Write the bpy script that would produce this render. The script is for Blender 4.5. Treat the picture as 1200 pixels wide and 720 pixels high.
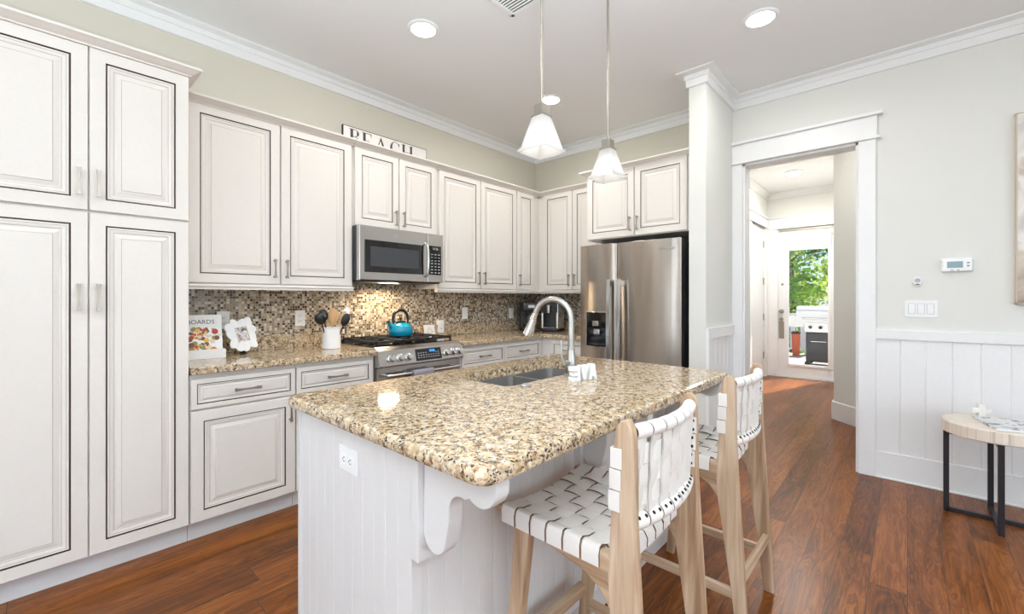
import bpy, bmesh, math, random
from mathutils import Vector, Matrix
random.seed(7)
PI = math.pi
for o in list(bpy.data.objects): bpy.data.objects.remove(o)
S = bpy.context.scene
C = S.collection

# ------------------------------------------------------------------ camera
YAW = math.atan(463/507)
cam_d = bpy.data.cameras.new('camera'); cam = bpy.data.objects.new('camera', cam_d); C.objects.link(cam)
cam.location = (0, 0, 1.27); cam.rotation_euler = (PI/2, 0, YAW)
cam_d.sensor_width = 36; cam_d.lens = 507/1200*36; cam_d.shift_y = -10/1200; cam_d.clip_start = .02; cam_d.clip_end = 300
S.camera = cam
# ------------------------------------------------------------------ world, sun, added fill lamps, exposure
S.view_settings.view_transform = 'Standard'; S.view_settings.look = 'None'
S.view_settings.gamma = 1; S.view_settings.use_curve_mapping = False
S.view_settings.exposure = 0.37
W = bpy.data.worlds.new('world'); S.world = W; W.use_nodes = True
wn = W.node_tree; bg = wn.nodes['Background']
sky = wn.nodes.new('ShaderNodeTexSky'); sky.sky_type = 'HOSEK_WILKIE'; sky.turbidity = 3; sky.sun_direction = (0.3, 0.5, 0.8)
wn.links.new(sky.outputs[0], bg.inputs[0]); bg.inputs[1].default_value = 4.0

def light(name, kind, loc, rot, power, color=(1, 1, 1), **kw):
    d = bpy.data.lights.new(name, kind); d.energy = power; d.color = color
    for k, v in kw.items(): setattr(d, k, v)
    o = bpy.data.objects.new(name, d); C.objects.link(o); o.location = loc; o.rotation_euler = rot
    return o
light('sun', 'SUN', (0, 12, 20), (math.radians(-38), math.radians(14), 0), 9.0, (1, .97, .92), angle=.01)
# area lamps added as daylight in the unseen window openings behind the camera (front wall faces +y, right wall faces -x)
DAY = (0.84, 0.92, 1.0)
for wx in (-2.2, 0.2):
    light('window_fill', 'AREA', (wx, -3.46, 1.55), (PI/2, 0, 0), 30, DAY, shape='RECTANGLE', size=1.7, size_y=2.0)
for wy in (-1.6, 1.3):
    light('window_fill', 'AREA', (3.06, wy, 1.55), (PI/2, 0, PI/2), 27, DAY, shape='RECTANGLE', size=1.7, size_y=2.0)

# unseen fill lamp behind the camera, aimed up, added to brighten the ceiling
light('ceiling_bounce_fill', 'AREA', (.35, -.3, 1.05), (PI, 0, 0), 135, (.80, .91, 1), shape='DISK', size=.4, spread=math.radians(138))
# ------------------------------------------------------------------ materials
def nt(name):
    m = bpy.data.materials.new(name); m.use_nodes = True
    return m, m.node_tree, m.node_tree.nodes['Principled BSDF']
def srgb(r, g, b):
    f = lambda c: (c/255/12.92 if c/255 <= .04045 else ((c/255+.055)/1.055)**2.4)
    return (f(r), f(g), f(b), 1)
def pbr(name, col, rough=.5, metal=0, spec=.5, bump=0, bscale=80, bstretch=(1, 1, 1), var=0, emit=None, estr=0, coat=0):
    m, t, p = nt(name)
    p.inputs['Base Color'].default_value = col; p.inputs['Roughness'].default_value = rough
    p.inputs['Metallic'].default_value = metal; p.inputs['Specular IOR Level'].default_value = spec
    p.inputs['Coat Weight'].default_value = coat
    if emit: p.inputs['Emission Color'].default_value = emit; p.inputs['Emission Strength'].default_value = estr
    tc = t.nodes.new('ShaderNodeTexCoord'); mp = t.nodes.new('ShaderNodeMapping'); mp.inputs['Scale'].default_value = bstretch
    t.links.new(tc.outputs['Object'], mp.inputs[0])
    nz = t.nodes.new('ShaderNodeTexNoise'); nz.inputs['Scale'].default_value = bscale; nz.inputs['Detail'].default_value = 4
    t.links.new(mp.outputs[0], nz.inputs[0])
    if bump:
        b = t.nodes.new('ShaderNodeBump'); b.inputs['Strength'].default_value = bump; b.inputs['Distance'].default_value = .002
        t.links.new(nz.outputs[0], b.inputs['Height']); t.links.new(b.outputs[0], p.inputs['Normal'])
    v = max(var, .012)
    r = t.nodes.new('ShaderNodeValToRGB')
    r.color_ramp.elements[0].position = .3; r.color_ramp.elements[1].position = .7
    r.color_ramp.elements[0].color = tuple(c*(1-v) for c in col[:3])+(1,)
    r.color_ramp.elements[1].color = tuple(min(1, c*(1+v)) for c in col[:3])+(1,)
    t.links.new(nz.outputs[0], r.inputs[0]); t.links.new(r.outputs[0], p.inputs['Base Color'])
    return m
M = {}
M['wall_kitchen'] = pbr('kitchen wall paint', srgb(214, 209, 194), .85, bump=.05, bscale=200)
M['wall'] = pbr('pale grey wall paint', srgb(228, 228, 222), .8, bump=.05, bscale=200)
M['ceiling'] = pbr('ceiling paint', srgb(238, 238, 238), .9, bump=.05, bscale=200)
M['trim'] = pbr('white trim paint', srgb(240, 240, 239), .4)
M['cab'] = pbr('antique white cabinet paint', srgb(228, 222, 214), .38)
M['glaze'] = pbr('dark brown glaze', srgb(70, 52, 38), .6)
M['glaze_soft'] = pbr('thin brown glaze', srgb(165, 150, 132), .5)
M['toe'] = pbr('grey white plinth paint', srgb(214, 214, 214), .5)
M['island'] = pbr('island white paint', srgb(226, 224, 222), .4)
M['nickel'] = pbr('brushed nickel', srgb(168, 160, 148), .36, 1)
M['steel'] = pbr('stainless steel', srgb(190, 187, 183), .27, 1, bump=.06, bscale=300, bstretch=(.02, .02, 1), var=.03)
M['steel_fridge'] = None
M['chrome'] = pbr('satin chrome', srgb(205, 205, 205), .18, 1)
M['faucet'] = pbr('satin nickel faucet', srgb(184, 180, 175), .3, 1)
M['sink'] = pbr('sink steel', srgb(190, 189, 187), .34, .93, bump=.05, bscale=200)
M['blackgloss'] = pbr('black glass', srgb(14, 14, 16), .06, spec=.6)
M['blackplastic'] = pbr('black plastic', srgb(20, 20, 22), .35)
M['darkgrey'] = pbr('dark grey side panel', srgb(70, 72, 76), .45, .3)
M['castiron'] = pbr('cast iron', srgb(22, 21, 21), .6, bump=.3, bscale=300)
M['whiteplastic'] = pbr('white plastic', srgb(244, 244, 243), .35)
M['slot'] = pbr('dark slot', srgb(50, 50, 50), .6)
M['ceramic'] = pbr('white glazed ceramic', srgb(240, 240, 238), .15, coat=.5)
M['teal'] = pbr('turquoise enamel', srgb(0, 140, 170), .15, coat=.6)
M['spoonwood'] = pbr('beech wood', srgb(205, 160, 110), .5, bscale=30, bstretch=(1, 1, .2), var=.15)
M['blackmetal'] = pbr('black powder coated steel', srgb(30, 28, 32), .4)
M['strap'] = pbr('white leather strap', srgb(238, 233, 226), .5, bump=.1, bscale=250)
M['strap_edge'] = pbr('raw leather edge', srgb(112, 88, 74), .7)
M['strap_back_edge'] = pbr('pale leather edge', srgb(196, 188, 180), .7)
M['stud'] = pbr('black stud', srgb(25, 24, 24), .3, .5)
M['towel'] = pbr('grey lavender towel', srgb(150, 145, 155), .95, bump=1, bscale=500, var=.1)
M['paper'] = pbr('white paper', srgb(238, 238, 236), .6)
M['ink'] = pbr('dark ink', srgb(66, 62, 66), .6)
M['signwhite'] = pbr('distressed sign white', srgb(232, 226, 220), .7, bscale=12, var=.04)
M['signedge'] = pbr('dark sign edge', srgb(50, 44, 40), .7)
M['whitewood'] = pbr('white painted wood', srgb(243, 243, 242), .5)
M['bone'] = None
M['edge_beige'] = pbr('pale wood edge', srgb(206, 190, 168), .6)
M['shell'] = pbr('white stone', srgb(238, 234, 226), .6, bump=.3, bscale=60, var=.05)
M['blue'] = pbr('blue display digits', srgb(30, 110, 220), .5, emit=srgb(40, 130, 255), estr=3)
M['greylcd'] = pbr('grey lcd', srgb(140, 165, 170), .3)
M['label_grey'] = pbr('pale print', srgb(190, 190, 190), .5)
M['bark'] = pbr('tree bark', srgb(120, 105, 95), .9, bump=1, bscale=12, bstretch=(1, 1, .2), var=.3)
M['grill_steel'] = pbr('pale grill steel', srgb(226, 226, 226), .4, .35)
M['grill_cover'] = pbr('grill cabinet black', srgb(48, 50, 56), .4)
M['deckwood'] = pbr('grey deck boards', srgb(190, 180, 168), .7, bscale=20, bstretch=(1, .05, 1), var=.15)
M['oak_box'] = pbr('brown wooden box', srgb(130, 88, 48), .5, bscale=20, bstretch=(1, 1, .2), var=.2)
M['orange'] = pbr('orange plastic', srgb(215, 95, 50), .5)

def emission(name, col, strength):
    m = bpy.data.materials.new(name); m.use_nodes = True; t = m.node_tree
    t.nodes.remove(t.nodes['Principled BSDF']); e = t.nodes.new('ShaderNodeEmission')
    e.inputs[0].default_value = col; e.inputs[1].default_value = strength
    t.links.new(e.outputs[0], t.nodes['Material Output'].inputs[0]); return m
M['lamp'] = emission('lit lamp lens', (1, .97, .92, 1), 9)
M['bulb'] = emission('lit bulb', (1, .96, .9, 1), 2.2)

def node(t, kind, **kw):
    n = t.nodes.new(kind)
    for k, v in kw.items():
        if k.startswith('i_'): n.inputs[int(k[2:])].default_value = v
        else: setattr(n, k, v)
    return n
def math_n(t, op, a, b=None):
    n = t.nodes.new('ShaderNodeMath'); n.operation = op
    for i, v in enumerate((a, b)):
        if v is None: continue
        if isinstance(v, (int, float)): n.inputs[i].default_value = v
        else: t.links.new(v, n.inputs[i])
    return n.outputs[0]
def ramp(t, fac, stops, interp='LINEAR'):
    r = t.nodes.new('ShaderNodeValToRGB'); cr = r.color_ramp; cr.interpolation = interp
    while len(cr.elements) < len(stops): cr.elements.new(.5)
    for e, (p, c) in zip(cr.elements, stops): e.position = p; e.color = c
    t.links.new(fac, r.inputs[0]); return r.outputs[0]

def mat_granite():
    m, t, p = nt('golden granite'); L = t.links.new
    geo = node(t, 'ShaderNodeNewGeometry')
    n1 = node(t, 'ShaderNodeTexNoise'); n1.inputs['Scale'].default_value = 90; n1.inputs['Detail'].default_value = 4
    L(geo.outputs['Position'], n1.inputs[0])
    mx = node(t, 'ShaderNodeVectorMath', operation='SCALE'); L(n1.outputs['Color'], mx.inputs[0]); mx.inputs['Scale'].default_value = .016
    ad = node(t, 'ShaderNodeVectorMath', operation='ADD'); L(geo.outputs['Position'], ad.inputs[0]); L(mx.outputs[0], ad.inputs[1])
    nA = node(t, 'ShaderNodeTexNoise'); nA.inputs['Scale'].default_value = 34; nA.inputs['Detail'].default_value = 7; nA.inputs['Roughness'].default_value = .68; nA.inputs['Distortion'].default_value = .5; L(geo.outputs['Position'], nA.inputs[0])
    base = ramp(t, nA.outputs[0], [(.30, srgb(86, 64, 44)), (.41, srgb(154, 120, 82)), (.49, srgb(200, 174, 136)), (.57, srgb(222, 204, 176)), (.66, srgb(174, 142, 102)), (.76, srgb(216, 206, 192))])
    v1 = node(t, 'ShaderNodeTexVoronoi'); v1.inputs['Scale'].default_value = 95; L(ad.outputs[0], v1.inputs['Vector'])
    s1 = node(t, 'ShaderNodeSeparateColor'); L(v1.outputs['Color'], s1.inputs[0])
    cell = ramp(t, s1.outputs[0], [(0, srgb(222, 204, 176)), (.28, srgb(192, 160, 116)), (.48, srgb(236, 228, 214)), (.66, srgb(168, 136, 98)), (.78, srgb(208, 188, 158)), (.86, srgb(122, 100, 80)), (.95, srgb(176, 172, 166))], 'CONSTANT')
    mx1 = node(t, 'ShaderNodeMix', data_type='RGBA'); mx1.inputs[0].default_value = .42; L(base, mx1.inputs[6]); L(cell, mx1.inputs[7])
    v2 = node(t, 'ShaderNodeTexVoronoi'); v2.inputs['Scale'].default_value = 210; L(ad.outputs[0], v2.inputs['Vector'])
    s2 = node(t, 'ShaderNodeSeparateColor'); L(v2.outputs['Color'], s2.inputs[0])
    n2 = node(t, 'ShaderNodeTexNoise'); n2.inputs['Scale'].default_value = 48; n2.inputs['Detail'].default_value = 3; L(geo.outputs['Position'], n2.inputs[0])
    dm = math_n(t, 'ADD', math_n(t, 'MULTIPLY', s2.outputs[1], .45), n2.outputs[0])
    dark = ramp(t, dm, [(.85, (0, 0, 0, 1)), (.89, (1, 1, 1, 1))])
    dcol = ramp(t, s2.outputs[2], [(0, srgb(40, 36, 34)), (.4, srgb(84, 66, 50)), (.75, srgb(118, 108, 98))], 'CONSTANT')
    mix = node(t, 'ShaderNodeMix', data_type='RGBA'); L(dark, mix.inputs[0]); L(mx1.outputs[2], mix.inputs[6]); L(dcol, mix.inputs[7])
    L(mix.outputs[2], p.inputs['Base Color']); p.inputs['Roughness'].default_value = .06; p.inputs['Specular IOR Level'].default_value = .5
    return m
M['granite'] = mat_granite()

def mat_mosaic():
    m, t, p = nt('glass and stone mosaic tile'); L = t.links.new
    geo = node(t, 'ShaderNodeNewGeometry')
    sc = node(t, 'ShaderNodeVectorMath', operation='SCALE'); L(geo.outputs['Position'], sc.inputs[0]); sc.inputs['Scale'].default_value = 1/.0172
    of = node(t, 'ShaderNodeVectorMath', operation='ADD'); L(sc.outputs[0], of.inputs[0]); of.inputs[1].default_value = (.5, .5, .3)
    fl = node(t, 'ShaderNodeVectorMath', operation='FLOOR'); L(of.outputs[0], fl.inputs[0])
    fr = node(t, 'ShaderNodeVectorMath', operation='FRACTION'); L(of.outputs[0], fr.inputs[0])
    # the tiled face lies across x or across y: take the in-plane axes from the normal
    sn = node(t, 'ShaderNodeSeparateXYZ'); L(geo.outputs['Normal'], sn.inputs[0])
    isx = math_n(t, 'GREATER_THAN', math_n(t, 'ABSOLUTE', sn.outputs[0]), .5)
    sf = node(t, 'ShaderNodeSeparateXYZ'); L(fl.outputs[0], sf.inputs[0]); sr = node(t, 'ShaderNodeSeparateXYZ'); L(fr.outputs[0], sr.inputs[0])
    def pick(a, b):
        n = node(t, 'ShaderNodeMix', data_type='FLOAT'); L(isx, n.inputs[0]); L(a, n.inputs[2]); L(b, n.inputs[3]); return n.outputs[0]
    iu = pick(sf.outputs[0], sf.outputs[1]); fu = pick(sr.outputs[0], sr.outputs[1])
    cb = node(t, 'ShaderNodeCombineXYZ'); L(iu, cb.inputs[0]); L(sf.outputs[2], cb.inputs[1])
    wnz = node(t, 'ShaderNodeTexWhiteNoise', noise_dimensions='2D'); L(cb.outputs[0], wnz.inputs[0])
    col = ramp(t, wnz.outputs[0], [(0, srgb(168, 150, 126)), (.16, srgb(205, 192, 170)), (.30, srgb(128, 110, 90)), (.44, srgb(186, 170, 148)), (.58, srgb(92, 74, 60)), (.70, srgb(226, 216, 198)), (.80, srgb(52, 42, 36)), (.90, srgb(150, 140, 128))], 'CONSTANT')
    g = .07
    a = math_n(t, 'MULTIPLY', math_n(t, 'GREATER_THAN', fu, g), math_n(t, 'LESS_THAN', fu, 1-g))
    b = math_n(t, 'MULTIPLY', math_n(t, 'GREATER_THAN', sr.outputs[2], g), math_n(t, 'LESS_THAN', sr.outputs[2], 1-g))
    tile = math_n(t, 'MULTIPLY', a, b)
    mix = node(t, 'ShaderNodeMix', data_type='RGBA'); L(tile, mix.inputs[0]); mix.inputs[6].default_value = srgb(176, 164, 146); L(col, mix.inputs[7])
    L(mix.outputs[2], p.inputs['Base Color'])
    rr = node(t, 'ShaderNodeMapRange'); L(tile, rr.inputs[0]); rr.inputs[3].default_value = .8; rr.inputs[4].default_value = .22; L(rr.outputs[0], p.inputs['Roughness'])
    bp = node(t, 'ShaderNodeBump'); bp.inputs['Strength'].default_value = .4; bp.inputs['Distance'].default_value = .001; L(tile, bp.inputs['Height']); L(bp.outputs[0], p.inputs['Normal'])
    return m
M['mosaic'] = mat_mosaic()

def mat_floor():
    m, t, p = nt('dark stained wide plank floor'); L = t.links.new
    geo = node(t, 'ShaderNodeNewGeometry'); sp = node(t, 'ShaderNodeSeparateXYZ'); L(geo.outputs['Position'], sp.inputs[0])
    PW = .127
    gx = math_n(t, 'DIVIDE', sp.outputs[0], PW); ix = math_n(t, 'FLOOR', gx); fx = math_n(t, 'FRACT', math_n(t, 'ADD', gx, 100))
    w1 = node(t, 'ShaderNodeTexWhiteNoise', noise_dimensions='1D'); L(ix, w1.inputs['W'])
    gy = math_n(t, 'DIVIDE', math_n(t, 'ADD', sp.outputs[1], math_n(t, 'MULTIPLY', w1.outputs[0], 3.0)), 1.5)
    iy = math_n(t, 'FLOOR', gy); fy = math_n(t, 'FRACT', math_n(t, 'ADD', gy, 100))
    cb = node(t, 'ShaderNodeCombineXYZ'); L(ix, cb.inputs[0]); L(iy, cb.inputs[1])
    w2 = node(t, 'ShaderNodeTexWhiteNoise', noise_dimensions='2D'); L(cb.outputs[0], w2.inputs[0])
    # grain coordinates, shifted per plank
    gc = node(t, 'ShaderNodeCombineXYZ')
    L(math_n(t, 'MULTIPLY', sp.outputs[0], 9), gc.inputs[0]); L(math_n(t, 'MULTIPLY', sp.outputs[1], 1.0), gc.inputs[1]); L(math_n(t, 'MULTIPLY', w2.outputs[0], 50), gc.inputs[2])
    n1 = node(t, 'ShaderNodeTexNoise'); n1.inputs['Scale'].default_value = 1.6; n1.inputs['Detail'].default_value = 4; n1.inputs['Distortion'].default_value = .8; L(gc.outputs[0], n1.inputs[0])
    rings = math_n(t, 'FRACT', math_n(t, 'MULTIPLY', n1.outputs[0], 9))
    gf = node(t, 'ShaderNodeCombineXYZ')
    L(math_n(t, 'MULTIPLY', sp.outputs[0], 160), gf.inputs[0]); L(math_n(t, 'MULTIPLY', sp.outputs[1], 6), gf.inputs[1]); L(w2.outputs[0], gf.inputs[2])
    n2 = node(t, 'ShaderNodeTexNoise'); n2.inputs['Scale'].default_value = 1; n2.inputs['Detail'].default_value = 3; L(gf.outputs[0], n2.inputs[0])
    f = math_n(t, 'ADD', math_n(t, 'ADD', math_n(t, 'MULTIPLY', n1.outputs[0], .5), math_n(t, 'MULTIPLY', rings, .19)), math_n(t, 'ADD', math_n(t, 'MULTIPLY', n2.outputs[0], .28), math_n(t, 'MULTIPLY', w2.outputs[0], .2)))
    col = ramp(t, f, [(.28, srgb(40, 18, 4)), (.45, srgb(88, 45, 10)), (.62, srgb(124, 68, 22)), (.85, srgb(160, 98, 44))])
    ga = math_n(t, 'GREATER_THAN', fx, .018); gb = math_n(t, 'GREATER_THAN', fy, .002); gap = math_n(t, 'MULTIPLY', ga, gb)
    mix = node(t, 'ShaderNodeMix', data_type='RGBA'); L(gap, mix.inputs[0]); mix.inputs[6].default_value = srgb(56, 34, 20); L(col, mix.inputs[7])
    L(mix.outputs[2], p.inputs['Base Color']); p.inputs['Roughness'].default_value = .3; p.inputs['Specular IOR Level'].default_value = .26
    bp = node(t, 'ShaderNodeBump'); bp.inputs['Strength'].default_value = .25; bp.inputs['Distance'].default_value = .003
    L(math_n(t, 'ADD', math_n(t, 'MULTIPLY', gap, .6), math_n(t, 'MULTIPLY', n1.outputs[0], .8)), bp.inputs['Height']); L(bp.outputs[0], p.inputs['Normal'])
    return m
M['floor'] = mat_floor()

def mat_wood(name, dark, mid, lite, axis=2, scale=1.0, rough=.5):
    m, t, p = nt(name); L = t.links.new
    tc = node(t, 'ShaderNodeTexCoord'); mp = node(t, 'ShaderNodeMapping')
    s = [26*scale]*3; s[axis] = 1.6*scale; mp.inputs['Scale'].default_value = s; L(tc.outputs['Object'], mp.inputs[0])
    n = node(t, 'ShaderNodeTexNoise'); n.inputs['Scale'].default_value = 1.2; n.inputs['Detail'].default_value = 5; n.inputs['Distortion'].default_value = .6; L(mp.outputs[0], n.inputs[0])
    L(ramp(t, n.outputs[0], [(.3, dark), (.5, mid), (.7, lite)]), p.inputs['Base Color']); p.inputs['Roughness'].default_value = rough
    b = node(t, 'ShaderNodeBump'); b.inputs['Strength'].default_value = .15; b.inputs['Distance'].default_value = .001; L(n.outputs[0], b.inputs['Height']); L(b.outputs[0], p.inputs['Normal'])
    return m
TK = (srgb(148, 116, 88), srgb(188, 158, 128), srgb(216, 194, 168))
M['teak_v'] = mat_wood('pale teak upright grain', *TK, axis=2)
M['teak_x'] = mat_wood('pale teak long grain', *TK, axis=0)
M['teak_y'] = mat_wood('pale teak cross grain', *TK, axis=1)

def mat_fridge():
    m, t, p = nt('brushed stainless door'); L = t.links.new
    p.inputs['Metallic'].default_value = 1; p.inputs['Roughness'].default_value = .27; p.inputs['Anisotropic'].default_value = .85; p.inputs['Anisotropic Rotation'].default_value = .25
    tg = node(t, 'ShaderNodeTangent', direction_type='RADIAL', axis='Z'); L(tg.outputs[0], p.inputs['Tangent'])
    tc = node(t, 'ShaderNodeTexCoord'); mp = node(t, 'ShaderNodeMapping'); mp.inputs['Scale'].default_value = (5, 5, .8); L(tc.outputs['Object'], mp.inputs[0])
    n = node(t, 'ShaderNodeTexNoise'); n.inputs['Scale'].default_value = 1.3; n.inputs['Detail'].default_value = 1; L(mp.outputs[0], n.inputs[0])
    mp2 = node(t, 'ShaderNodeMapping'); mp2.inputs['Scale'].default_value = (3, 3, 700); L(tc.outputs['Object'], mp2.inputs[0])
    n2 = node(t, 'ShaderNodeTexNoise'); n2.inputs['Scale'].default_value = 1; L(mp2.outputs[0], n2.inputs[0])
    b = node(t, 'ShaderNodeBump'); b.inputs['Strength'].default_value = .5; b.inputs['Distance'].default_value = .012; L(n.outputs[0], b.inputs['Height'])
    b2 = node(t, 'ShaderNodeBump'); b2.inputs['Strength'].default_value = .05; b2.inputs['Distance'].default_value = .0005; L(n2.outputs[0], b2.inputs['Height']); L(b.outputs[0], b2.inputs['Normal'])
    L(b2.outputs[0], p.inputs['Normal'])
    L(ramp(t, n2.outputs[0], [(.3, srgb(170, 160, 150)), (.7, srgb(182, 173, 164))]), p.inputs['Base Color'])
    return m
M['steel_fridge'] = mat_fridge()

def mat_bone():
    m, t, p = nt('bone inlay strips'); L = t.links.new
    tc = node(t, 'ShaderNodeTexCoord'); br = node(t, 'ShaderNodeTexBrick'); L(tc.outputs['Object'], br.inputs[0])
    br.inputs['Color1'].default_value = srgb(236, 226, 212); br.inputs['Color2'].default_value = srgb(222, 208, 190); br.inputs['Mortar'].default_value = srgb(205, 190, 172)
    br.inputs['Scale'].default_value = 12; br.inputs['Mortar Size'].default_value = .01; br.inputs['Brick Width'].default_value = 1.0; br.inputs['Row Height'].default_value = .22
    L(br.outputs[0], p.inputs['Base Color']); p.inputs['Roughness'].default_value = .4
    return m
M['bone'] = mat_bone()

def mat_frost():
    m, t, p = nt('frosted glass shade')
    p.inputs['Base Color'].default_value = (.86, .86, .86, 1); p.inputs['Roughness'].default_value = .35
    p.inputs['Transmission Weight'].default_value = .45; p.inputs['IOR'].default_value = 1.2
    nz = node(t, 'ShaderNodeTexNoise'); nz.inputs['Scale'].default_value = 120
    bp = node(t, 'ShaderNodeBump'); bp.inputs['Strength'].default_value = .1; t.links.new(nz.outputs[0], bp.inputs['Height']); t.links.new(bp.outputs[0], p.inputs['Normal'])
    tr = node(t, 'ShaderNodeBsdfTranslucent'); tr.inputs[0].default_value = (.8, .8, .79, 1)
    mx = node(t, 'ShaderNodeMixShader'); mx.inputs[0].default_value = .55
    t.links.new(p.outputs[0], mx.inputs[1]); t.links.new(tr.outputs[0], mx.inputs[2]); t.links.new(mx.outputs[0], t.nodes['Material Output'].inputs[0])
    return m
M['frost'] = mat_frost()
def mat_pane(name, tint=(1, 1, 1, 1), gloss=.06):
    m = bpy.data.materials.new(name); m.use_nodes = True; t = m.node_tree; t.nodes.remove(t.nodes['Principled BSDF'])
    a = node(t, 'ShaderNodeBsdfTransparent'); a.inputs[0].default_value = tint
    g = node(t, 'ShaderNodeBsdfGlossy'); g.inputs['Roughness'].default_value = .03
    x = node(t, 'ShaderNodeMixShader'); x.inputs[0].default_value = gloss
    t.links.new(a.outputs[0], x.inputs[1]); t.links.new(g.outputs[0], x.inputs[2]); t.links.new(x.outputs[0], t.nodes['Material Output'].inputs[0]); return m
M['pane'] = mat_pane('clear window glass')
def mat_leaf(name, c):
    m, t, p = nt(name); p.inputs['Base Color'].default_value = c; p.inputs['Roughness'].default_value = .6
    oi = node(t, 'ShaderNodeNewGeometry')
    nz = node(t, 'ShaderNodeTexNoise'); nz.inputs['Scale'].default_value = 1.5; t.links.new(oi.outputs['Position'], nz.inputs[0])
    col = ramp(t, nz.outputs[0], [(.3, tuple(x*.5 for x in c[:3])+(1,)), (.7, tuple(min(1, x*1.5) for x in c[:3])+(1,))])
    t.links.new(col, p.inputs['Base Color'])
    tr = node(t, 'ShaderNodeBsdfTranslucent'); t.links.new(col, tr.inputs[0])
    mx = node(t, 'ShaderNodeMixShader'); mx.inputs[0].default_value = .5
    t.links.new(p.outputs[0], mx.inputs[1]); t.links.new(tr.outputs[0], mx.inputs[2]); t.links.new(mx.outputs[0], t.nodes['Material Output'].inputs[0]); return m
def mat_picture(name, stops, scale, rough=.4, stretch=(1, 1, 1)):
    m, t, p = nt(name); tc = node(t, 'ShaderNodeTexCoord'); mp = node(t, 'ShaderNodeMapping'); mp.inputs['Scale'].default_value = stretch
    t.links.new(tc.outputs['Object'], mp.inputs[0])
    n = node(t, 'ShaderNodeTexNoise'); n.inputs['Scale'].default_value = scale; n.inputs['Detail'].default_value = 5; n.inputs['Distortion'].default_value = .8; t.links.new(mp.outputs[0], n.inputs[0])
    t.links.new(ramp(t, n.outputs[0], stops), p.inputs['Base Color']); p.inputs['Roughness'].default_value = rough; return m
M['art'] = mat_picture('abstract painting', [(.25, srgb(150, 128, 108)), (.42, srgb(208, 196, 182)), (.5, srgb(236, 232, 226)), (.62, srgb(196, 190, 186)), (.8, srgb(225, 210, 190))], 3.2, .7)
M['photo'] = mat_picture('snapshot', [(.3, srgb(60, 60, 70)), (.45, srgb(190, 170, 155)), (.6, srgb(235, 232, 228)), (.75, srgb(150, 160, 175))], 40, .3)
M['magcover'] = mat_picture('magazine cover picture', [(.35, srgb(95, 90, 92)), (.48, srgb(226, 226, 226)), (.7, srgb(200, 208, 214))], 16, .3)

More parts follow.
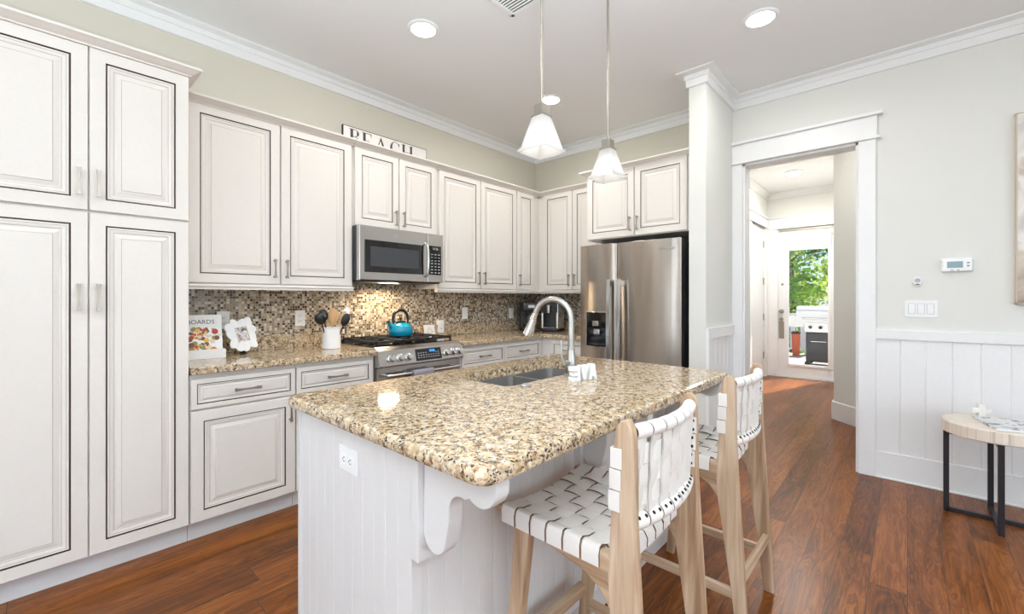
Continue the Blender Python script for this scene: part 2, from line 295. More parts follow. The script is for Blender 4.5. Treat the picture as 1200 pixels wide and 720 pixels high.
# ------------------------------------------------------------------ mesh helpers
class MB:
    def __init__(s): s.bm = bmesh.new(); s.mats = []
    def mi(s, m):
        if m is None: return 0
        if m not in s.mats: s.mats.append(m)
        return s.mats.index(m)
    def box(s, x0, x1, y0, y1, z0, z1, m=None, bev=0, seg=2):
        b = bmesh.new(); bmesh.ops.create_cube(b, size=1)
        for v in b.verts: v.co = Vector(((x0+x1)/2+v.co.x*(x1-x0), (y0+y1)/2+v.co.y*(y1-y0), (z0+z1)/2+v.co.z*(z1-z0)))
        if bev: bmesh.ops.bevel(b, geom=b.edges[:], offset=bev, segments=seg, profile=.5, affect='EDGES')
        return s.add(b, m)
    def add(s, b, m=None, mat=None):
        i = s.mi(m); vm = {}
        for v in b.verts: vm[v] = s.bm.verts.new(mat @ v.co if mat else v.co)
        for f in b.faces:
            try: nf = s.bm.faces.new([vm[v] for v in f.verts]); nf.material_index = i
            except ValueError: pass
        b.free(); return s
    def prism(s, pts, axis, a0, a1, m=None, bev=0):
        """polygon (list of 2-D points) pushed along axis from a0 to a1; for x: pts are (y,z); y: (x,z); z: (x,y)"""
        b = bmesh.new()
        def P(p, a): return {'x': (a, p[0], p[1]), 'y': (p[0], a, p[1]), 'z': (p[0], p[1], a)}[axis]
        A = [b.verts.new(P(p, a0)) for p in pts]; B = [b.verts.new(P(p, a1)) for p in pts]
        n = len(pts)
        fa = b.faces.new(A); fb = b.faces.new(B[::-1])
        for i in range(n): b.faces.new([A[i], B[i], B[(i+1) % n], A[(i+1) % n]])
        bmesh.ops.recalc_face_normals(b, faces=b.faces[:])
        if bev: bmesh.ops.bevel(b, geom=list(set(list(fa.edges)+list(fb.edges))), offset=bev, segments=2, profile=.5, affect='EDGES')
        return s.add(b, m)
    def tube(s, pts, r, m=None, seg=12, cap=True, flat=None):
        """tube along points; r a number or list; flat=(axis vector, factor) squashes the section"""
        pts = [Vector(p) for p in pts]; n = len(pts)
        rs = r if isinstance(r, (list, tuple)) else [r]*n
        i = s.mi(m); up = None; rings = []
        for k, p in enumerate(pts):
            d = (pts[min(k+1, n-1)]-pts[max(k-1, 0)])
            d = d.normalized() if d.length > 1e-9 else Vector((0, 0, 1))
            if up is None:
                up = Vector((0, 0, 1)) if abs(d.z) < .9 else Vector((1, 0, 0))
            a = d.cross(up);
            if a.length < 1e-6: a = d.cross(Vector((0, 1, 0)))
            a.normalize(); b2 = a.cross(d).normalized(); up = b2
            rings.append([s.bm.verts.new(p+(a*math.cos(2*PI*q/seg)+b2*math.sin(2*PI*q/seg))*rs[k]) for q in range(seg)])
        for k in range(n-1):
            for q in range(seg):
                f = s.bm.faces.new([rings[k][q], rings[k][(q+1) % seg], rings[k+1][(q+1) % seg], rings[k+1][q]]); f.material_index = i
        if cap:
            for R in (rings[0][::-1], rings[-1]):
                f = s.bm.faces.new(R); f.material_index = i
        return s
    def lathe(s, prof, c=(0, 0, 0), m=None, seg=32, mat=None):
        """profile of (r, z)"""
        i = s.mi(m); rings = []
        for r, z in prof:
            ring = []
            for q in range(seg if r > 1e-6 else 1):
                v = Vector((c[0]+r*math.cos(2*PI*q/seg), c[1]+r*math.sin(2*PI*q/seg), c[2]+z))
                ring.append(s.bm.verts.new(mat @ v if mat else v))
            rings.append(ring)
        for A, B in zip(rings, rings[1:]):
            for q in range(seg):
                a = [A[q % len(A)], A[(q+1) % len(A)], B[(q+1) % len(B)], B[q % len(B)]]
                a2 = []
                for v in a:
                    if v not in a2: a2.append(v)
                if len(a2) > 2:
                    try: f = s.bm.faces.new(a2); f.material_index = i
                    except ValueError: pass
        return s
    def quad(s, pts, m=None):
        f = s.bm.faces.new([s.bm.verts.new(p) for p in pts]); f.material_index = s.mi(m); return s
    def sweep(s, prof, path, m=None, close_prof=True):
        """profile of (out, z), out to the right of the path; mitred at the corners; path of (x, y)"""
        i = s.mi(m); n = len(path); rings = []
        for k in range(n):
            p = Vector(path[k])
            d0 = (Vector(path[k])-Vector(path[k-1])).normalized() if k > 0 else None
            d1 = (Vector(path[k+1])-Vector(path[k])).normalized() if k < n-1 else None
            d0 = d0 or d1; d1 = d1 or d0
            n0 = Vector((d0.y, -d0.x)); n1 = Vector((d1.y, -d1.x)); mm = (n0+n1); mm = mm/(1+n0.dot(n1)) if (1+n0.dot(n1)) > .01 else n0
            rings.append([s.bm.verts.new((p.x+mm.x*o, p.y+mm.y*o, z)) for o, z in prof])
        L = len(prof)
        for A, B in zip(rings, rings[1:]):
            for q in range(L if close_prof else L-1):
                f = s.bm.faces.new([A[q], A[(q+1) % L], B[(q+1) % L], B[q]]); f.material_index = i
        for R in (rings[0], rings[-1][::-1]):
            try: f = s.bm.faces.new(R); f.material_index = i
            except ValueError: pass
        return s
    def panel(s, x0, x1, z0, z1, rings, yf=0, axis='y'):
        """nested rectangles: rings of (inset, height in front of yf, material of the band up to the next ring)"""
        prev = None
        for d, h, m in rings:
            cs = [(x0+d, z0+d), (x1-d, z0+d), (x1-d, z1-d), (x0+d, z1-d)]
            ring = [s.bm.verts.new((a, yf-h, c)) for a, c in cs]
            if prev:
                for q in range(4):
                    f = s.bm.faces.new([prev[q], prev[(q+1) % 4], ring[(q+1) % 4], ring[q]]); f.material_index = s.mi(pm)
            prev = ring; pm = m
        f = s.bm.faces.new(prev); f.material_index = s.mi(pm); return s
    def build(s, name, m=None, parent=None, ang=32, loc=None):
        me = bpy.data.meshes.new(name)
        bmesh.ops.recalc_face_normals(s.bm, faces=s.bm.faces[:])
        for f in s.bm.faces: f.smooth = True
        s.bm.to_mesh(me); s.bm.free()
        if s.mats:
            for q in s.mats: me.materials.append(q)
        elif m: me.materials.append(m)
        me.set_sharp_from_angle(angle=math.radians(ang))
        o = bpy.data.objects.new(name, me); C.objects.link(o)
        wm = o.modifiers.new('weighted', 'WEIGHTED_NORMAL'); wm.keep_sharp = True; wm.weight = 80
        if parent: o.parent = parent
        if loc: o.location = loc
        return o
def tag(o, label=None, cat=None, group=None, kind=None):
    if label: o['label'] = label
    if cat: o['category'] = cat
    if group: o['group'] = group
    if kind: o['kind'] = kind
    return o
def thing(name, label, cat, loc=(0, 0, 0), rz=0, group=None):
    o = bpy.data.objects.new(name, None); C.objects.link(o); o.location = loc; o.rotation_euler = (0, 0, rz); o.empty_display_size = .05
    return tag(o, label, cat, group)
def struct(name, mb, m, ang=32, loc=None):
    return tag(mb.build(name, m, None, ang, loc), kind='structure')
def box_obj(name, dims, m, parent=None, bev=0):
    return MB().box(*dims, bev=bev).build(name, m, parent)
def copy_tree(o, parent=None):
    c = o.copy(); C.objects.link(c)
    if parent: c.parent = parent
    for ch in list(o.children): copy_tree(ch, c)
    return c
def text_obj(name, body, size, m, parent, mat, depth=.0006):
    cu = bpy.data.curves.new(name, 'FONT'); cu.body = body; cu.size = size; cu.extrude = depth; cu.align_x = 'CENTER'; cu.align_y = 'CENTER'; cu.resolution_u = 3
    t = bpy.data.objects.new(name, cu); C.objects.link(t); bpy.context.view_layer.update()
    me = bpy.data.meshes.new_from_object(t.evaluated_get(bpy.context.evaluated_depsgraph_get())); bpy.data.objects.remove(t)
    me.transform(mat); me.materials.clear(); me.materials.append(m)
    o = bpy.data.objects.new(name, me); C.objects.link(o)
    if parent: o.parent = parent
    return o
def arc(c, r, a0, a1, n, ax=0):
    return [(c[0]+r*math.cos(math.radians(a0+(a1-a0)*k/n)), c[1]+r*math.sin(math.radians(a0+(a1-a0)*k/n))) for k in range(n+1)]
FRONT = Matrix.Rotation(PI/2, 4, 'X')   # text lying in xy -> standing in xz, facing -y

# ------------------------------------------------------------------ room shell
XW, YB, ZC = -3.31, 4.04, 2.99
PX0, PX1, PY = -1.235, -1.11, 3.365           # the pier beside the refrigerator
XR, YF = 3.0, -3.4                             # living room behind the camera
OX0, OX1, OZ = -1.03, -.262, 2.41             # cased opening
HX0, HY, HZ = -1.72, 8.16, 2.99
struct('floor', MB().box(-3.5, 3.2, -3.6, 8.3, -.1, 0), M['floor'])
struct('ceiling', MB().box(-3.5, 3.2, -3.6, 8.3, ZC, ZC+.12), M['ceiling'])
struct('wall_left', MB().box(XW-.15, XW, YF-.15, YB+.15, 0, ZC), M['wall_kitchen'])
wb = MB(); wb.box(XW, PX0, YB, YB+.14, 0, ZC)
struct('wall_back', wb, M['wall_kitchen'])
wr = MB()
wr.box(PX0, OX0, YB, YB+.14, 0, ZC); wr.box(OX0, OX1, YB, YB+.14, OZ, ZC); wr.box(OX1, XR, YB, YB+.14, 0, ZC)
struct('wall_far', wr, M['wall'])
struct('wall_center', MB().box(PX0, PX1, PY, YB, 0, ZC), M['wall'])
def wall_with_windows(name, along, lo, hi, fixed0, fixed1, wins, zb, zt):
    mb = MB()
    def seg(a, b, z0, z1):
        if along == 'x': mb.box(a, b, fixed0, fixed1, z0, z1)
        else: mb.box(fixed0, fixed1, a, b, z0, z1)
    cur = lo
    for a, b in wins:
        seg(cur, a, 0, ZC); seg(a, b, 0, zb); seg(a, b, zt, ZC); cur = b
    seg(cur, hi, 0, ZC); return struct(name, mb, M['wall'])
wall_with_windows('wall_front', 'x', XW, XR, YF-.12, YF, [(-3.05, -1.35), (-.65, 1.05)], .55, 2.55)
wall_with_windows('wall_right', 'y', YF, YB, XR, XR+.12, [(-2.45, -.75), (.45, 2.15)], .55, 2.55)
k = 1
for a, b in [(-3.05, -1.35), (-.65, 1.05)]:
    f = MB()
    for xx in (a, (a+b)/2-.02, b-.04): f.box(xx, xx+.04, YF-.09, YF-.03, .55, 2.55)
    for z in (.55, 1.5, 2.51): f.box(a, b, YF-.085, YF-.035, z, z+.04)
    struct('window_%d' % k, f, M['trim']); k += 1
for a, b in [(-2.45, -.75), (.45, 2.15)]:
    f = MB()
    for yy in (a, (a+b)/2-.02, b-.04): f.box(XR+.03, XR+.09, yy, yy+.04, .55, 2.55)
    for z in (.55, 1.5, 2.51): f.box(XR+.035, XR+.085, a, b, z, z+.04)
    struct('window_%d' % k, f, M['trim']); k += 1
# hallway
struct('wall_hall_left', MB().box(HX0-.14, HX0, YB+.14, 7.14, 0, HZ).box(HX0-.14, HX0, 7.14, 7.98, 2.42, HZ).box(HX0-.14, HX0, 7.98, HY+.14, 0, HZ).box(HX0-.7, HX0-.6, 6.6, HY, 0, HZ), M['wall'])
DX0, DX1, DZ = -1.575, -.72, 2.40
struct('wall_hall_end', MB().box(HX0, DX0, HY, HY+.14, 0, HZ).box(DX0, DX1, HY, HY+.14, DZ, HZ).box(DX1, .3, HY, HY+.14, 0, HZ), M['wall'])
dg = [(.9, 4.2), (-.30, 5.395), (-.572, 5.662), (-.572, HY), (-.40, HY), (-.40, 5.74), (-.2, 5.54), (1.05, 4.3)]
struct('wall_hall_right', MB().prism(dg, 'z', 0, HZ), M['wall'])
# crown moulding
CR = [(0, 2.882), (.016, 2.884), (.018, 2.934), (.019, 2.936), (.027, 2.938), (.028, 2.97), (.055, 2.974), (.07, 2.979), (.074, 2.981), (.074, 2.992), (0, 2.992)]
struct('trim_1', MB().sweep(CR, [(XW, YF), (XW, YB), (PX0, YB), (PX0, PY), (PX1, PY), (PX1, YB), (XR, YB)]), M['trim'])
HCR = [(0, 2.90), (.014, 2.902), (.03, 2.94), (.06, 2.965), (.075, 2.972), (.075, 2.992), (0, 2.992)]
struct('trim_2', MB().sweep(HCR, [(HX0, YB+.14), (HX0, HY), (-.572, HY), (-.572, 5.662), (-.30, 5.395)]), M['trim'])
# casing of the opening: legs, head board, bead strip, cap; jamb lining
cs = MB(); cy = YB-.022
cs.box(PX1+.001, OX0, cy, YB, 0, OZ, bev=.002); cs.box(OX1, OX1+.097, cy, YB, 0, OZ, bev=.002)
cs.box(PX1+.001, OX1+.105, cy-.004, YB, OZ+.018, 2.575, bev=.002)
cs.box(PX1+.001, OX1+.125, cy-.02, YB, OZ, OZ+.018, bev=.003)
cs.box(PX1+.001, OX1+.135, cy-.03, YB, 2.575, 2.597, bev=.003)
cs.box(OX0-.001, OX0+.016, YB, YB+.15, 0, OZ); cs.box(OX1-.016, OX1+.001, YB, YB+.15, 0, OZ); cs.box(OX0, OX1, YB, YB+.15, OZ-.016, OZ)
cs.box(OX0-.09, OX0, YB+.14, YB+.16, 0, OZ+.1); cs.box(OX1, OX1+.09, YB+.14, YB+.16, 0, OZ+.1); cs.box(OX0, OX1, YB+.14, YB+.16, OZ, OZ+.1)
struct('trim_3', cs, M['trim'])
# wainscot: boards with v grooves, rail, base
def vboard(mb, u0, u1, z0, z1, pitch, start, place, t=.008, g=.004, m=None):
    """board face with vertical v grooves; place(u, out, z) -> point"""
    us = [u0]; outs = [t]; q = start
    while q < u1-g:
        if q > u0+g: us += [q-g, q, q+g]; outs += [t, t-g*1.1, t]
        q += pitch
    us.append(u1); outs.append(t); i = mb.mi(m); prev = None
    for a, o in zip(us, outs):
        col = [mb.bm.verts.new(place(a, o, z0)), mb.bm.verts.new(place(a, o, z1))]
        if prev:
            f = mb.bm.faces.new([prev[0], col[0], col[1], prev[1]]); f.material_index = i
        prev = col
    return mb
ws = MB()
vboard(ws, OX1+.097, XR, .15, 1.0, .1275, -.036-.1275*.0, lambda u, o, z: (u, YB-o, z))
ws.box(OX1+.097, XR, YB-.022, YB, .985, 1.05, bev=.002)
ws.box(OX1+.097, XR, YB-.018, YB, .0, .187, bev=.002); ws.box(OX1+.097, XR, YB-.026, YB, 0, .012, bev=.002)
struct('trim_4', ws, M['trim'], ang=10)
wp = MB()
vboard(wp, PY+.0, YB, 0.15, .99, .1, PY+.1, lambda u, o, z: (PX1+o, u, z))
wp.box(PX1, PX1+.022, PY-.004, YB-.022, .965, 1.045, bev=.002); wp.box(PX1, PX1+.022, PY-.004, PY+.075, .18, .965, bev=.002); wp.box(PX1, PX1+.022, PY-.004, YB-.022, 0, .187, bev=.002)
struct('trim_5', wp, M['trim'], ang=10)
hb = MB().sweep([(0, 0), (.018, 0), (.018, .18), (.012, .187), (0, .187)], [(HX0, YB+.14), (HX0, 7.05)])
hb.sweep([(0, 0), (.018, 0), (.018, .18), (.012, .187), (0, .187)], [(-.572, HY-.0), (-.572, 5.662), (-.30, 5.395)])
struct('baseboard_hall', hb, M['trim'])
# hall door casings
hc = MB()
hc.box(HX0+.001, DX0+.012, HY-.022, HY, 0, DZ, bev=.002); hc.box(DX1, DX1+.11, HY-.022, HY, 0, DZ, bev=.002)
hc.box(HX0+.001, DX1+.12, HY-.026, HY, DZ, 2.57, bev=.002); hc.box(HX0+.001, DX1+.13, HY-.05, HY, 2.57, 2.592, bev=.003); hc.box(HX0+.001, DX1+.12, HY-.04, HY, DZ, DZ+.016, bev=.003)
hc.box(DX0, DX1, HY-.02, HY+.1, 0, .022)
hc.box(HX0, HX0+.022, 7.98, HY-.022, 0, DZ+.02, bev=.002); hc.box(HX0, HX0+.022, 7.03, 7.14, 0, DZ+.02, bev=.002)
hc.box(HX0, HX0+.026, 7.02, HY-.026, DZ+.02, 2.57, bev=.002); hc.box(HX0, HX0+.05, 6.99, HY-.05, 2.57, 2.592, bev=.003); hc.box(HX0, HX0+.04, 7.0, HY-.04, DZ+.02, DZ+.036, bev=.003)
struct('trim_6', hc, M['trim'])
# side door of the hall
d2 = struct('door_2', MB().box(HX0-.05, HX0-.01, 7.145, 7.975, .01, 2.41, bev=.002), M['trim'])
for z in (.35, .97, 1.55, 2.15):
    h = MB().box(HX0-.009, HX0-.004, 7.935, 7.979, z-.05, z+.05, bev=.002).tube([(HX0-.004, 7.967, z-.055), (HX0-.004, 7.967, z+.055)], .008).build('hinge', M['nickel'], d2)
# glazed outside door
g0, g1, gz0, gz1 = -1.42, -.885, .21, 2.27
dd = MB(); y0, y1 = HY+.02, HY+.065
dd.box(DX0+.004, g0, y0, y1, .025, DZ-.012, bev=.002); dd.box(g1, DX1-.004, y0, y1, .025, DZ-.012, bev=.002)
dd.box(g0, g1, y0, y1, .025, gz0, bev=.002); dd.box(g0, g1, y0, y1, gz1, DZ-.012, bev=.002)
for a in ((g0-.028, g0+.012, gz0-.028, gz1+.028), (g1-.012, g1+.028, gz0-.028, gz1+.028)): dd.box(a[0], a[1], y0-.014, y0, a[2], a[3], bev=.004)
dd.box(g0, g1, y0-.014, y0, gz0-.028, gz0+.012, bev=.004); dd.box(g0, g1, y0-.014, y0, gz1-.012, gz1+.028, bev=.004)
d1 = struct('door_1', dd, M['trim'])
box_obj('glass_pane', (g0, g1, HY+.04, HY+.046, gz0, gz1), M['pane'], d1)
sh = MB().box(g0-.03, g1+.03, HY-.005, HY+.004, 2.05, 2.27).tube([(g0-.05, HY+.0, 2.285), (g1+.05, HY+.0, 2.285)], .022, seg=14).box(g0-.03, g1+.03, HY-.009, HY+.007, 2.04, 2.055, bev=.002)
tag(sh.build('roller_shade', M['paper'], d1), 'white fabric roller shade drawn down a little')
lk = MB().box(-1.55, -1.475, HY+.008, HY+.022, .62, .90, bev=.004)
tag(lk.build('lock_plate', M['nickel'], d1), 'nickel lock plate')
for z, r in ((1.06, .036), (.93, .03)):
    mt = Matrix.Translation((-1.512, HY+.02, z)) @ Matrix.Rotation(PI/2, 4, 'X')
    MB().lathe([(0, 0), (r, 0), (r, .012), (r*.5, .016), (r*.5, .035), (r*.85, .04), (r*.85, .06), (0, .066)], mat=mt, seg=20).build('door_knob', M['nickel'], d1)
MB().lathe([(0, 0), (.018, 0), (.018, .012), (0, .016)], mat=Matrix.Translation((-1.50, HY+.02, 1.50)) @ Matrix.Rotation(PI/2, 4, 'X'), seg=16).build('deadbolt', M['nickel'], d1)
MB().box(DX0+.03, DX1-.03, HY+.0, HY+.02, DZ-.045, DZ-.02, bev=.003).build('closer_bar', M['nickel'], d1)
# mosaic tile behind the worktops
tl = MB(); tl.box(XW, XW+.008, .53, 4.04, .88, 1.42); tl.box(XW+.008, -2.17, YB-.008, YB, .88, 1.36)
struct('trim_7', tl, M['mosaic'])

# ------------------------------------------------------------------ cabinets
RNG = lambda: [(0, 0, M['cab']), (0, .017, M['cab']), (.003, .020, M['cab']), (.054, .020, M['glaze']), (.0565, .013, M['glaze']), (.0595, .013, M['cab']), (.061, .0185, M['cab']), (.068, .018, M['glaze_soft']), (.0692, .0165, M['cab']), (.075, .0155, M['cab']),
               (.082, .012, M['glaze_soft']), (.0832, .011, M['cab']), (.091, .0105, M['cab']), (.108, .0165, M['glaze_soft']), (.1092, .0165, M['cab']), (.110, .0185, M['cab'])]
RNG_D = lambda: [(0, 0, M['cab']), (0, .017, M['cab']), (.003, .020, M['cab']), (.026, .020, M['glaze']), (.028, .014, M['glaze']), (.0303, .014, M['cab']), (.0315, .018, M['cab']), (.036, .017, M['glaze_soft']), (.037, .0155, M['cab']), (.042, .012, M['cab']), (.052, .0165, M['glaze_soft']), (.053, .0165, M['cab'])]
def pull(parent, p, vertical, L=.12):
    """hourglass bar pull on two posts; p = centre on the door face, in the parent's frame"""
    mb = MB(); n = 12; i = 0; prev = None
    for q in range(n+1):
        t = -1+2*q/n; w = .0042+.0042*t*t; h = .003+.0015*t*t; a = t*L/2
        cs4 = [(-w, -h), (w, -h), (w, h), (-w, h)]
        ring = []
        for u, v in cs4:
            ring.append(mb.bm.verts.new((u, -.028+v, a) if vertical else (a, -.028+v, u)))
        if prev:
            for k4 in range(4): mb.bm.faces.new([prev[k4], prev[(k4+1) % 4], ring[(k4+1) % 4], ring[k4]])
        else: mb.bm.faces.new(ring)
        prev = ring
    mb.bm.faces.new(prev[::-1])
    for a in (-.42*L, .42*L):
        mb.tube([(0, 0, a), (0, -.028, a)] if vertical else [(a, 0, 0), (a, -.028, 0)], [.006, .0042], seg=8)
    o = mb.build('handle', M['nickel'], parent, loc=p); return o
def door(parent, x0, x1, z0, z1, hx=None, hz=None, yf=0):
    mb = MB(); mb.panel(x0, x1, z0, z1, RNG(), yf=yf)
    o = mb.build('door', None, parent, ang=20)
    if hx is not None: pull(o, (hx, yf-.020, hz), True)
    return o
def drawer(parent, x0, x1, z0, z1, yf=0):
    o = MB().panel(x0, x1, z0, z1, RNG_D(), yf=yf).build('drawer', None, parent, ang=20)
    pull(o, ((x0+x1)/2, yf-.020, (z0+z1)/2), False, L=.13); return o
CCR = [(-.02, 2.385), (.006, 2.385), (.008, 2.393), (.019, 2.398), (.031, 2.409), (.040, 2.413), (.045, 2.416), (.045, 2.427), (-.02, 2.427)]
def cornice(parent, path, dz=0): return MB().sweep([(o, z+dz) for o, z in CCR], path).build('cornice', M['cab'], parent)
def ltrail(parent, path, zt, h=.032): return MB().sweep([(-.02, zt), (.02, zt), (.024, zt-.006), (.024, zt-.014), (.016, zt-.02), (.016, zt-h), (-.02, zt-h)], path).build('light_rail', M['cab'], parent)
RL = PI/2
# tall pantry: local x runs along +y of the room
P = thing('pantry_cabinet', 'tall cream glazed pantry cabinet with four raised panel doors, far left', 'cabinet', (-2.74, -.245, 0), RL)
w = .769
box_obj('body', (0, w, 0, .565, .10, 2.41), M['cab'], P)
box_obj('toe_kick', (0, w, .04, .5, 0, .10), M['toe'], P)
mid = .398
door(P, .004, mid-.002, 1.668, 2.406, mid-.032, 1.79); door(P, mid+.002, w-.003, 1.668, 2.406, mid+.032, 1.79)
door(P, .004, mid-.002, .106, 1.658, mid-.032, 1.275); door(P, mid+.002, w-.003, .106, 1.658, mid+.032, 1.275)
cornice(P, [(0, -.018), (w, -.018), (w, .195)], .022)
def base_unit(label, y0, y1, fronts, doors=True, x=-2.74, rz=RL, rev=False, group='base cabinets'):
    P = thing('base_cabinet', label, 'cabinet', (x, y0, 0) if rz else (y0, x, 0), rz, group)
    w = y1-y0
    box_obj('body', (0, w, 0, .56, .10, .87), M['cab'], P); box_obj('toe_kick', (0, w, .04, .5, 0, .10), M['toe'], P)
    for a, b, side in fronts:
        drawer(P, a+.003, b-.003, .692, .850)
        if doors: door(P, a+.003, b-.003, .106, .682, (b-.035) if side > 0 else (a+.035), .60)
    return P
base_unit('cream base cabinet with drawer and door beside the tall pantry', .527, 1.047, [(.0, .52, 1)])
base_unit('cream base cabinet with drawer just left of the gas range', 1.049, 1.571, [(.0, .505, -1)])
base_unit('cream base cabinet with two drawers just right of the gas range', 2.342, 3.449, [(.02, .535, 1), (.535, 1.056, -1)])
base_unit('cream base cabinet with drawer between corner and refrigerator', -2.739, -2.205, [(.135, .53, 1)], x=3.45, rz=0)
# wall cabinets
def wall_unit(label, a0, a1, z0, doors, rz=RL, fx=-3.005, depth=.295, top=2.40, path=None, rail=True, name='upper_cabinet', zt=2.391, hz=None):
    P = thing(name, label, 'cabinet', (fx, a0, 0) if rz else (a0, fx, 0), rz, 'wall cabinets'); w = a1-a0
    box_obj('body', (0, w, 0, depth, z0, top), M['cab'], P)
    for d0, d1, hx in doors: door(P, d0+.002, d1-.002, z0+.006, zt, hx, (hz or z0+.105))
    if path: cornice(P, path)
    if rail: ltrail(P, [(0, -.001), (w, -.001)], z0)
    return P
wall_unit('cream wall cabinet with two doors between pantry and microwave', .527, 1.553, 1.355, [(.04, .525, .49), (.53, 1.012, .562)], path=[(0, -.018), (1.026, -.018)])
wall_unit('short cream two door wall cabinet above the microwave', 1.556, 2.313, 1.806, [(.006, .38, .345), (.384, .752, .417)], path=[(0, -.018), (.757, -.018)], rail=False, hz=1.90)
wall_unit('cream two door wall cabinet just right of the microwave', 2.316, 3.344, 1.355, [(.02, .512, .478), (.518, 1.022, .552)], path=[(0, -.018), (1.028, -.018)])
wall_unit('narrow single door cream wall cabinet by the corner', 3.347, 3.729, 1.355, [(.004, .275, .03)], path=[(0, -.018), (.40, -.018)])
wall_unit('cream wall cabinet on the back wall left of the refrigerator', -3.004, -2.19, 1.355, [(.075, .452, .42), (.456, .81, .49)], rz=0, fx=3.73, path=[(.001, -.018), (.814, -.018)])
fc = wall_unit('deep cream two door cabinet above the refrigerator', -2.187, -1.238, 1.80, [(.018, .478, .447), (.482, .925, .514)], rz=0, fx=3.42, depth=.61, path=[(0, .235), (0, -.018), (.949, -.018)], rail=False, hz=1.905)
# worktops
def slab(name, label, poly, z0=.876, z1=.915, parts=(), bev=.008):
    b = MB(); b.prism(poly, 'z', z0, z1, M['granite'], bev)
    o = b.build(name, M['granite']); tag(o, label, 'countertop')
    for q in parts: box_obj('upstand', q, M['granite'], o, .003)
    return o
slab('granite_worktop', 'brown granite worktop between the pantry and the range', [(XW+.009, .527), (-2.69, .527), (-2.69, 1.572), (XW+.009, 1.572)], parts=[(XW+.009, XW+.031, .53, 1.572, .915, 1.017)])
slab('granite_worktop', 'brown granite worktop running round the corner to the refrigerator', [(XW+.009, 2.338), (-2.69, 2.338), (-2.69, 3.40), (-2.20, 3.40), (-2.20, YB-.009), (XW+.009, YB-.009)],
     parts=[(XW+.009, XW+.031, 2.345, YB-.031, .915, 1.017), (XW+.031, -2.205, YB-.031, YB-.009, .915, 1.017)])

# ------------------------------------------------------------------ island
IX0, IX1, IY0, IY1 = -1.655, -.94, .648, 2.22
I = thing('kitchen_island', 'white beadboard island standing in the middle of the kitchen', 'kitchen island', (0, 0, 0))
ib = MB(); ib.box(IX0+.012, IX1-.012, IY0+.012, IY1-.012, .0, .30); ib.box(IX0+.012, IX1-.012, IY0+.012, 1.22, .3, .874); ib.box(IX0+.012, IX1-.012, 2.02, IY1-.012, .3, .874); ib.box(-1.14, IX1-.012, 1.22, 2.02, .3, .874); ib.box(IX0+.012, IX0+.05, 1.22, 2.02, .3, .874)
ib.build('body', M['island'], I)
bd = MB(); vboard(bd, IX0, IX1-.03, .1, .874, .062, IX0+.03, lambda u, o, z: (u, IY0+.012-o-.004, z), g=.0018); bd.build('end_panel', M['island'], I, ang=10)
bd = MB(); vboard(bd, IY0+.0, IY1, .1, .874, .062, IY0+.05, lambda u, o, z: (IX1-.012+o+.004, u, z), g=.0018); bd.build('side_panel', M['island'], I, ang=10)
MB().box(IX1-.035, IX1+.002, IY0-.003, IY0+.03, .1, .874, bev=.002).build('corner_post', M['island'], I); MB().box(IX0-.002, IX0+.02, IY0-.003, IY0+.02, .1, .874, bev=.002).build('corner_post', M['island'], I)
MB().sweep([(0, 0), (.014, 0), (.014, .095), (.006, .105), (0, .105)], [(IX0, IY1), (IX0, IY0), (IX1, IY0), (IX1, IY1), (IX0, IY1)][0:4] if False else [(IX0, IY0), (IX1, IY0), (IX1, IY1), (IX0, IY1), (IX0, IY0)]).build('plinth', M['island'], I)
# brackets under the overhang
def corbel(y):
    x0 = IX1+.03; zt = .873
    pts = [(x0, zt), (x0, .675)]+arc((x0+.042, .675), .042, 180, 350, 9)
    pts += [(x0+.092, .70), (x0+.099, .735)]+arc((x0+.143, .762), .043, 175, 72, 7)
    pts += arc((x0+.205, .853), .053, 232, 358, 10)+[(x0+.258, zt)]
    c = MB().prism(pts, 'y', y, y+.045, M['island'], .004).build('corbel', M['island'], I)
    MB().box(IX1-.004, IX1+.03, y-.018, y+.05, .60, .873, M['island'], .003).build('backing_board', M['island'], c)
for y in (IY0+.015, 1.40, 2.168): corbel(y)
# island top with sink cut-out
TX0, TX1, TY0, TY1 = -1.685, -.635, .61, 2.262
SX0, SX1, SY0, SY1 = -1.51, -1.18, 1.268, 1.965
def rrect(x0, x1, y0, y1, r, n=5):
    p = []
    for cx, cy, a in ((x1-r, y0+r, -90), (x1-r, y1-r, 0), (x0+r, y1-r, 90), (x0+r, y0+r, 180)):
        p += arc((cx, cy), r, a, a+90, n)
    return p
def ring_slab(outer, inner, z0, z1, m, bev=.012):
    mb = MB(); b = mb.bm; mb.mi(m); n = len(outer)
    # rounded outer edge: levels of (inset, z)
    def inset(poly, d):
        cx = sum(p[0] for p in poly)/n; cy = sum(p[1] for p in poly)/n
        xs = [p[0] for p in poly]; ys = [p[1] for p in poly]; hx = (max(xs)-min(xs))/2; hy = (max(ys)-min(ys))/2
        return [(cx+(p[0]-cx)*(hx-d)/hx, cy+(p[1]-cy)*(hy-d)/hy) for p in poly]
    lv = [(bev, z0), (bev*.3, z0+bev*.3), (0, z0+bev), (0, z1-bev), (bev*.3, z1-bev*.3), (bev, z1), (bev+.001, z1)]
    rings = [[b.verts.new((x, y, z)) for x, y in inset(outer, d)] for d, z in lv]
    rt = [b.verts.new((x, y, z1)) for x, y in inner]; rb = [b.verts.new((x, y, z0)) for x, y in inner]
    seq = rings+[rt, rb, rings[0]]
    for A, B in zip(seq, seq[1:]):
        for q in range(n): b.faces.new([A[q], A[(q+1) % n], B[(q+1) % n], B[q]])
    return mb
top = ring_slab(rrect(TX0, TX1, TY0, TY1, .04), rrect(SX0, SX1, SY0, SY1, .03), .875, .915, M['granite']).build('island_worktop', M['granite'])
tag(top, 'cream and gold granite slab on the white island', 'countertop')
